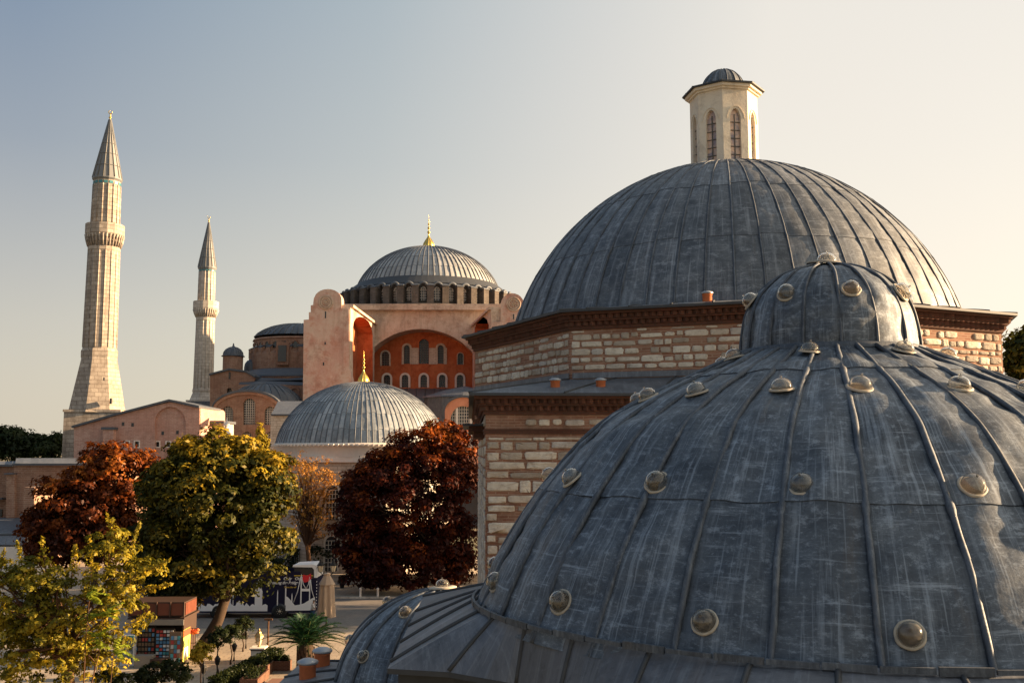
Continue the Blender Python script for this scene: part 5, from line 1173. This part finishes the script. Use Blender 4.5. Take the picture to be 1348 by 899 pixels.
for x in (W(368,800,BYY).x,x0+2.2): m=M(); m.lathe([(.001,.012),(.62,.012),(.62,.0)],(x,BYY,.52),20,0,axis=(0,-1,0)); m.build('wheel_arch',MT['black'],bus)
# white skyline cut out along the skirt (shapes 12 mm proud)
def bx2(x): return W(x,800,BYY).x
def flat(m,pts,y=.016,mi=0):
    F=[Vector((bx2(a),BYY-y,b)) for a,b in pts]; B=[p+Vector((0,y-.002,0)) for p in F]; n=len(F); m.add(F+B,[tuple(range(n)),tuple(range(2*n-1,n-1,-1))]+[(i,(i+1)%n,n+(i+1)%n,n+i) for i in range(n)],mi)
m=M(); rg=random.Random(8)
sk=[(251,.55)]+[(251,1.1)]; x=253
while x<334: sk.append((x,1.05+rg.uniform(-.15,.4))); x+=rg.uniform(1.5,3)
sk+=[(334,1.05),(335,1.0),(335,2.05),(336.3,2.3),(337.5,2.75),(340,3.02),(342.3,2.75),(343.5,2.3),(345,2.05),(345,1.0)]; sk+=[(349,1.1),(352,1.0),(352,.55)]
flat(m,sk)
flat(m,[(376,.7),(376,1.7),(379,1.6),(383,1.35),(388,1.0),(394,1.05),(400,1.15),(408,1.45),(414,1.65),(415,1.2),(415,.62),(376,.58)])
for x,w_,z in ((297,.9,2.2),(303,.9,2.1),(306.5,.9,2.3),(365,1.2,2.2),(375.6,1.5,2.55),(384,1.3,1.95),(395.8,1.6,4.0*.86),(407.2,1.4,3.35)): flat(m,[(x-w_/2,1.0),(x-w_/2,z*.95-.1),(x,z),(x+w_/2,z*.95-.1),(x+w_/2,1.0)],.02)
flat(m,[(395.8,2.08),(395.8,2.28),(407.2,2.28),(407.2,2.08)],.024)
for (xa,za,xb,zb_) in ((395,3.2,386,1.2),(396.5,3.2,402,2.3),(406.8,3.2,402.5,2.3),(408,3.0,413,1.6)): m.tube([Vector((bx2(xa),BYY-.015,za)),Vector((bx2(xa*.5+xb*.5+(.8 if xa>xb else -.8)),BYY-.015,(za+zb_)/2-.12)),Vector((bx2(xb),BYY-.015,zb_))],.03,4)
m.build('skyline_graphic',MT['white_paint'],bus)
m=M(); flat(m,[(397,2.95),(398,3.35),(404,3.3),(408.5,3.45),(409,3.05),(406,2.85),(400,2.75)],.03); m.build('red_badge',MT['red_paint'],bus)
def text(s,parent,x,y,z,size,mat_,shear=.25,name='lettering',rz=0,bold=.012,align='LEFT'):
    c=bpy.data.curves.new(name,'FONT'); c.body=s; c.size=size; c.shear=shear; c.extrude=.006; c.offset=bold; c.align_x=align
    o=bpy.data.objects.new(name,c); C.objects.link(o); c.materials.append(mat_)
    par=parent
    while par.parent is not None: par=par.parent
    o.location=Vector((x,y,z))-ORG[par.name]; o.rotation_euler=(PI/2,0,rz); o.parent=parent
    dg=bpy.context.evaluated_depsgraph_get(); me=bpy.data.meshes.new_from_object(o.evaluated_get(dg)); q=bpy.data.objects.new(name,me); C.objects.link(q); q.parent=parent; q.location=o.location; q.rotation_euler=o.rotation_euler; bpy.data.objects.remove(o); return q
text('Crossing the Bridge',bus,bx2(351.5),BYY-.02,2.62+.02,.30,MT['white_paint'])
text('Only   Our',bus,bx2(372),BYY-.02,2.95,.32,MT['white_paint'])
text('Tastes like off',bus,bx2(373),BYY-.02,2.34,.17,MT['yellow_paint'],bold=.004)
m=M(); 
for j in range(9): m.box((x1-.1,BYY-.012,.9+j*.24),(.06,.02,.09),0,0,.5)
m.build('front_edge_dots',MT['white_paint'],bus)
# --- person walking by the bus
def figure(name,pos,label,joints,parts,group=None,rz=0):
    t=empty(name,pos,label,'person',group,0)
    ORG[t.name]=Vector((0,0,0))
    for pname,edges,mat_ in parts:
        me=bpy.data.meshes.new(pname); ks=[];
        for a,b in edges:
            for q in (a,b):
                if q not in ks: ks.append(q)
        me.from_pydata([joints[k.split('@')[0]][0] for k in ks],[(ks.index(a),ks.index(b)) for a,b in edges],[])
        o=bpy.data.objects.new(pname,me); C.objects.link(o); o.parent=t
        md=o.modifiers.new('s','SKIN'); 
        for i,k in enumerate(ks):
            r=joints[k][1]*(1.0 if pname=='body' else 1.22); me.skin_vertices[0].data[i].radius=(r,r); 
        me.skin_vertices[0].data[0].use_root=True; me.materials.append(mat_)
        sb=o.modifiers.new('b','SUBSURF'); sb.levels=sb.render_levels=1
        dg=bpy.context.evaluated_depsgraph_get(); nm=bpy.data.meshes.new_from_object(o.evaluated_get(dg)); nm.name=pname
        for p in nm.polygons: p.use_smooth=True
        o.modifiers.clear(); o.data=nm
    t.rotation_euler=(0,0,rz); return t
MT['skin']=plain('skin',(.45,.27,.18),.6); MT['jeans']=plain('jeans',(.03,.08,.17),.8); MT['shirt']=plain('white_shirt',(.75,.74,.72),.8); MT['hair']=plain('hair',(.05,.02,.01),.7)
J={'pelvis':((0,0,.92),.13),'chest':((.05,0,1.28),.15),'neck':((.08,0,1.47),.05),'head':((.11,0,1.60),.095),'crown':((.12,0,1.70),.085),
 'shL':((.05,-.19,1.40),.06),'elL':((.18,-.24,1.14),.045),'haL':((.34,-.2,1.05),.03),'shR':((.05,.19,1.40),.06),'elR':((-.10,.24,1.14),.045),'haR':((-.02,.25,.92),.03),
 'hipL':((0,-.09,.86),.1),'knL':((.22,-.1,.50),.065),'anL':((.20,-.1,.09),.045),'toL':((.36,-.1,.05),.04),'hipR':((0,.09,.86),.1),'knR':((-.12,.1,.48),.065),'anR':((-.42,.1,.16),.045),'toR':((-.34,.1,.05),.04)}
E_=[('pelvis','chest'),('chest','neck'),('neck','head'),('head','crown'),('chest','shL'),('shL','elL'),('elL','haL'),('chest','shR'),('shR','elR'),('elR','haR'),('pelvis','hipL'),('hipL','knL'),('knL','anL'),('anL','toL'),('pelvis','hipR'),('hipR','knR'),('knR','anR'),('anR','toR')]
pp=W(411,805,78); figure('person',(pp.x,78,0),'person in a white shirt and blue jeans striding past the front of the bus',J,[('body',E_,MT['skin']),('shirt',[('pelvis','chest'),('chest','shL'),('shL','elL'),('chest','shR'),('shR','elR')],MT['shirt']),('jeans',[('pelvis','hipL'),('hipL','knL'),('knL','anL'),('pelvis','hipR'),('hipR','knR'),('knR','anR')],MT['jeans']),('hair',[('head','crown')],MT['hair'])])
# --- closed parasol
Y=76; p=W(430,790,Y); par=empty('closed_parasol',(p.x,Y,0),'tall closed beige parasol tied round its pole, in front of the bus','parasol')
MT['canvas']=plain('canvas',(.36,.28,.21),.9,.1,0,.12); ztp=ZY(756,Y)
m=M(); n=40; vs=[]; pr=[(.62,.75),(.60,1.2),(.56,2.0),(.50,ztp-.9),(.40,ztp-.55),(.30,ztp-.38)]
for r,z in pr:
    for j in range(n): a=2*PI*j/n; q=1+.17*math.cos(8*a+z*.4)+.04*mn.noise(Vector((a*3,z,1))); vs.append((p.x+r*q*math.cos(a),Y+r*q*math.sin(a),z))
m.add(vs,[(i*n+j,i*n+(j+1)%n,(i+1)*n+(j+1)%n,(i+1)*n+j) for i in range(len(pr)-1) for j in range(n)],0,.5,sm=True)
m.build('canopy',MT['canvas'],par)
m=M(); m.lathe([(.62,ztp-.72),(.60,ztp-.66),(.30,ztp-.15),(.24,ztp-.1),(.22,ztp),(.30,ztp+.06),(.05,ztp+.15)],(p.x,Y,0),8,0,.6,sm=False); m.build('top_cap',MT['canvas'],par)
m=M(); m.tube([(p.x,Y,0),(p.x,Y,ztp)],.05,8); m.build('pole',MT['bark_warm'],par)
m=M(); m.box((p.x,Y,.1),(.9,.9,.2)); m.build('base',MT['pale_stone'],par)
# --- lanterns
MT['lamp_glass']=plain('lantern_glass',(.62,.52,.36),.25,.5); MT['iron']=plain('iron',(.02,.018,.016),.6,.4,.3)
def lantern(m,c,s,gi=0,ii=1):
    c=Vector(c); m.lathe([(.10*s,0),(.13*s,.03*s),(.22*s,.42*s)],c,6,gi,.6,sm=False); 
    for k in range(6): a=2*PI*k/6; m.tube([c+Vector((.13*s*math.cos(a),.13*s*math.sin(a),.02*s)),c+Vector((.225*s*math.cos(a),.225*s*math.sin(a),.43*s))],.012*s,4,ii)
    m.lathe([(.26*s,.42*s),(.25*s,.46*s),(.12*s,.62*s),(.10*s,.68*s),(.05*s,.72*s),(.06*s,.78*s),(.01*s,.86*s)],c,6,ii,sm=False); m.lathe([(.001,-.03*s),(.11*s,-.02*s),(.11*s,.02*s)],c,6,ii,sm=False)
Y=80; p=W(430,760,Y); dl=empty('street_lamp',(p.x,Y,0),'black street lamp with two glass lanterns rising behind the closed parasol','street lamp')
zz=ZY(752,Y); m=M(); m.tube([(p.x,Y,0),(p.x,Y,.8),(p.x,Y,zz)],[.12,.07,.05],8); m.tube([(p.x-.5,Y,zz-.05),(p.x-.3,Y,zz-.3),(p.x,Y,zz-.2),(p.x+.3,Y,zz-.3),(p.x+.5,Y,zz-.05)],.03,6); m.tube([(p.x,Y,zz),(p.x,Y,zz+1)],[.05,.01],6); m.build('post',MT['iron'],dl)
for s in (-.5,.5): m=M(); lantern(m,(p.x+s,Y,zz-.03),1.15); m.build('lantern',[MT['lamp_glass'],MT['iron']],dl)
Y=64; p=W(340,873,Y); pl_=empty('pedestal_lamp',(p.x,Y,0),'brass lantern standing on a striped white stone pedestal by the path','pedestal lamp')
z1=ZY(851,Y); m=M(); m.box((p.x,Y,z1*.18),(.80,.8,z1*.36),0,0,.6); m.box((p.x,Y,z1*.39),(.84,.84,z1*.1),0,1,.4); m.box((p.x,Y,z1*.62),(.78,.78,z1*.36),0,0,.6); m.box((p.x,Y,z1*.85),(.82,.82,z1*.1),0,1,.4); m.box((p.x,Y,z1*.95),(.95,.95,z1*.1),0,0,.8); m.build('pedestal',[MT['white_frame'],MT['brick_cor']],pl_)
m=M(); m.lathe([(.12,z1),(.05,z1+.06),(.05,z1+.12)],(p.x,Y,0),8,1); lantern(m,(p.x,Y,z1+.14),1.15); m.build('lantern',[MT['lamp_glass'],plain('brass',(.35,.24,.10),.5,.5,.6)],pl_)
Y=64.6; p=W(352,870,Y); m=M(); zt_=ZY(815,Y); m.tube([(p.x,Y,0),(p.x,Y,zt_)],.055,8); m.box((p.x,Y,zt_),(.5,.12,.1)); tag(m.build('metal_post',MT['bark_warm']),'thin brown metal post with a short crossbar beside the pedestal lamp','post')
for i,(px,pt,Y,lb) in enumerate(((268.5,865,57,'black lantern post nearest the sunlit yellow ball tree'),(286.5,857,60,'black lantern post with a slim lantern, second along the path'),(308.5,849,64,'black lantern post third along the path among dark ball trees'),(324,836,68,'black lantern post furthest along the path near the pedestal lamp'))):
    p=W(px,pt,Y); zt_=p.z; t=empty('lantern_post',(p.x,Y,0),lb,'lantern post','lantern posts along the path')
    m=M(); m.tube([(p.x,Y,0),(p.x,Y,.3),(p.x,Y,max(.6,zt_-.85))],[.06,.03,.03],6); m.build('post',MT['iron'],t)
    m=M(); lantern(m,(p.x,Y,max(.6,zt_-.85)),.75); m.build('lantern',[MT['iron'],MT['iron']],t)
# --- planters, hedge, kerb posts
MT['planter']=masonry('planter_brick',(.13,.05,.03),(.18,.08,.05),(.25,.18,.13),.25,.08,dirtk=.3)
def planter(px,py,Y,lx,ly,h,lb,rz=0,plants=20,lm='dark'):
    p=W(px,py,Y); t=empty('planter',(p.x,Y,0),lb,'planter','brick planters by the terrace'); m=M(); 
    for s in (-1,1): m.box((p.x,Y+s*(ly/2-.05),h/2),(lx,.1,h)); m.box((p.x+s*(lx/2-.05),Y,h/2+.001),(.1,ly-.2,h))
    m.box((p.x,Y,h-.08),(lx-.2,ly-.2,.03),0,1); m.build('box',[MT['planter'],MT['bark']],t)
    n=plants*20; P=np.stack([p.x+rng.uniform(-lx/2+.1,lx/2-.1,n),Y+rng.uniform(-ly/2+.1,ly/2-.1,n),h+rng.uniform(-.05,.28,n)],1); quads('plants',P,rng.normal(size=(n,3))+[0,0,.6],.11,rng.random(n),LM[lm],t)
planter(370,877,61.5,1.15,.6,.55,'brick planter below the palm with low dry plants')
planter(350,880,60.5,.6,1.6,.6,'narrow brick planter between the hedge and the palm')
planter(335,892,58,1.0,2.6,.5,'long brick planter at the bottom edge beside the hedge')
m=M(); p=W(318,892,59); hp=empty('hedge',(p.x,60,0),'low clipped dark green hedge running beside the path lanterns','hedge')
n=9000; u=rng.uniform(-4,4.5,n); P=np.stack([p.x+.17*u+rng.uniform(-.45,.45,n),60+u,rng.uniform(.05,.75,n)],1); quads('foliage',P,rng.normal(size=(n,3))+[0,0,.7],.12,rng.random(n),LM['dark'],hp)
m=M(); p=W(372,899,57); m.prism([(p.x-1.6,50),(p.x+3,50),(p.x+3,58.4),(p.x-.9,58.4)],0,.18); tag(m.build('terrace',plain('terrace',(.24,.13,.09),.9,.2,0,.2,2)),kind='structure')
for i,(px,lb) in enumerate(((474,'short pale bollard on the kerb, left one of the pair beneath the maroon tree'),(497,'short pale bollard on the kerb, right one of the pair beneath the maroon tree'))):
    p=W(px,800,90.7); m=M(); m.lathe([(.12,.15),(.1,.25),(.09,.75),(.13,.8),(.1,.9),(.001,.95)],(p.x,90.7,0),12); tag(m.build('bollard',MT['white_frame']),lb,'bollard','bollards on the kerb')
m=M(); a=W(438,775,100); b=W(640,775,100); m.box(((a.x+b.x)/2,100,.45),(b.x-a.x,.35,.9),0,0); m.box(((a.x+b.x)/2,100,.94),(b.x-a.x+.1,.5,.1),0,1); tag(m.build('garden_wall',[MT['pale_stone'],MT['pale_stone']]),'low pale garden wall running behind the maroon tree','garden wall')
for px in (450,482,508,560,600): 
    p=W(px,783,97.5); t=empty('potted_shrub',(p.x,97.5,0),'small potted shrub on the pale paving in front of the garden wall','potted shrub','potted shrubs along the garden wall')
    m=M(); m.lathe([(.18,0),(.28,.45),(.3,.5),(.25,.5),(.24,.42),(.001,.4)],(p.x,97.5,0),14); m.build('pot',MT['iron'],t)
    n=350; d=rng.normal(size=(n,3)); d/=np.linalg.norm(d,axis=1,keepdims=True); quads('leaves',np.array([p.x,97.5,.85])+d*np.array([.4,.4,.45])*rng.random((n,1))**.4,d,.14,rng.random(n),LM['dark'],t)
# --- kiosk
Y=63; xl=W(172,850,Y).x; xr=W(240,850,Y).x; kc=(xl+xr)/2; kw=xr-xl; zr=ZY(812,Y); zs_=ZY(790,Y)
ki=empty('news_kiosk',(kc,Y,0),'newspaper kiosk with red-brown sign boxes and racks of postcards under the chestnut','kiosk')
MT['kiosk']=plain('kiosk_panel',(.06,.035,.025),.6); MT['sign_red']=plain('sign_red',(.14,.04,.02),.5,.4,0,.6,1.3); MT['interior']=plain('kiosk_dark',(.03,.025,.022),.8); MT['fascia']=plain('fascia',(.24,.21,.17),.6)
m=M(); m.box((kc,Y+2.6,zr/2),(kw,.1,zr)); m.box((xl+.05,Y+1.4,zr/2),(.1,2.5,zr)); m.box((xr-.05,Y+1.4,zr/2),(.1,2.5,zr)); m.box((kc,Y+1.3,.1),(kw-.2,2.5,.2),0,0); m.box((kc,Y+1.2,zr-.05),(kw+.3,3.0,.12)); m.build('frame',MT['kiosk'],ki)
m=M(); m.box((kc,Y+.9,zr/2),(kw-.25,.1,zr-.1)); m.build('dark_interior',MT['interior'],ki)
m=M(); m.box((kc,Y-.36,zr-.25),(kw+.3,.06,.34),0,0,.7); fs=m.build('fascia',MT['fascia'],ki)
m=M(); zm=(zr+zs_)/2
m.box((kc,Y+1.0,zm),(kw+.2,2.4,zs_-zr-.15),0,0)
for i in range(4): x=kc-(kw+.2)/2+(kw+.2)*(i+.5)/4; m.box((x,Y-.22,zm),((kw+.2)/4-.12,.06,zs_-zr-.3),0,1,.2+.25*i)
for i in range(5): x=kc-(kw+.2)/2+(kw+.2)*i/4; m.box((x,Y-.26,zm),(.07,.1,zs_-zr-.1),0,0,.9)
m.box((kc+(kw+.2)/2+.02,Y+1,zm),(.06,2.1,zs_-zr-.3),0,1,.6)
m.build('sign_box',[MT['kiosk'],MT['sign_red']],ki)
cols=[plain('print_blue',(.10,.25,.42),.5),plain('print_white',(.6,.6,.58),.5),plain('print_teal',(.08,.33,.36),.5),plain('print_red',(.4,.06,.05),.5),plain('print_brown',(.2,.13,.08),.5)]
m=M(); rx0,rx1=W(206,850,Y).x,W(229,850,Y).x; rz0,rz1=ZY(866,Y),ZY(828,Y); m.box(((rx0+rx1)/2,Y-.1,(rz0+rz1)/2),(rx1-rx0+.1,.05,rz1-rz0+.1)); rk=m.build('postcard_rack',MT['iron'],ki)
for i in range(5):
    for j in range(8):
        m=M(); x=rx0+(rx1-rx0)*(i+.5)/5; z=rz0+(rz1-rz0)*(j+.5)/8; m.box((x,Y-.15,z),((rx1-rx0)/5-.05,.03,(rz1-rz0)/8-.07),0,0,random.random()); m.build('postcard',cols[random.choice((0,0,1,1,2,3))],rk)
m=M(); rx0,rx1=W(177,850,Y).x,W(203,850,Y).x; m.box(((rx0+rx1)/2,Y+.1,(rz0+rz1)/2+.1),(rx1-rx0+.1,.05,rz1-rz0+.1)); rk=m.build('souvenir_rack',MT['iron'],ki)
for i in range(6):
    for j in range(6):
        m=M(); x=rx0+(rx1-rx0)*(i+.5)/6; z=rz0+(rz1-rz0)*(j+.5)/6+.1; m.box((x,Y+.03,z),((rx1-rx0)/6-.06,.06,(rz1-rz0)/6-.1),0,0,random.random()*.5); m.build('souvenir',cols[random.choice((4,4,3,4,0))],rk)
m=M(); m.box((W(233,850,Y).x,Y-.3,ZY(851,Y)),(.75,.05,1.9)); pn=m.build('magazine_panel',cols[4],ki)
for i in range(3):
    for j in range(6): m=M(); m.box((W(229+i*4.2,850,Y).x,Y-.34,ZY(867-j*5.8,Y)),(.17,.03,.22),0,0,random.random()); m.build('magazine',cols[(i+j*2)%5],pn)
MT['poster_y']=plain('poster_yellow',(.75,.62,.12),.5,.3,0,.3,1.5); MT['poster_r']=plain('poster_red',(.7,.08,.04),.5)
m=M(); x=xr+.05; m.box((x,Y+.6,ZY(850,Y)),(.05,1.3,1.9),0,0,.6); m.box((x+.01,Y+.6,ZY(834,Y)),(.05,1.28,.42),0,1,.6); m.box((x+.012,Y+.5,ZY(860,Y)),(.05,.7,.6),0,2,.7); m.build('side_poster',[MT['poster_y'],MT['poster_r'],MT['white_paint']],ki)
m=M(); m.box((W(196,870,Y).x,Y-.7,.35),(1.1,.6,.7),0,0,.7); m.box((W(216,872,Y).x,Y-.8,.3),(1.0,.6,.45),0,1,.5); m.build('counter',[MT['fascia'],MT['kiosk']],ki)
Y2=62.6; fx=W(167,860,Y2).x; fr=empty('drinks_fridge',(fx,Y2,0),'glass-fronted drinks fridge glowing blue, left of the postcard racks','fridge')
m=M(); zf=ZY(836,Y2); m.box((fx,Y2+.4,zf/2),(.82,.7,zf),0,0); m.box((fx,Y2+.04,zf-.16),(.82,.03,.28),0,1); m.build('cabinet',[MT['white_paint'],cols[2]],fr)
m=M(); m.box((fx,Y2+.02,zf*.45),(.66,.04,zf*.72),0,0); m.build('glass_door',plain('fridge_glass',(.04,.12,.20),.1,.6),fr)
for j in range(4): 
    m=M(); m.box((fx,Y2-.002,.3+j*.36),(.6,.03,.03),0,0); 
    for i in range(6): m.lathe([(.035,0),(.035,.14),(.015,.19),(.015,.22)],(fx-.25+i*.1,Y2-.03,.315+j*.36),8,1,random.random())
    m.build('bottle_shelf',[MT['white_paint'],cols[j%3]],fr)
Y3=64.5; xx=W(254,850,Y3).x; m=M(); 
for i in range(5): m.tube([(xx-.3+.15*i,Y3,.05),(xx-.3+.15*i,Y3,1.9)],.015,4)
for z in (.1,1.0,1.9): m.tube([(xx-.32,Y3,z),(xx+.32,Y3,z)],.02,4)
for i in range(14): m.lathe([(.02,0),(.12,.05),(.13,.12),(.02,.2)],(xx-.3+.045*i,Y3-.08,1.5+.25*random.random()),8,1,random.random())
tag(m.build('display_rack',[MT['iron'],MT['terracotta']]),'wire display rack of orange goods on the sunny side of the kiosk','display rack')
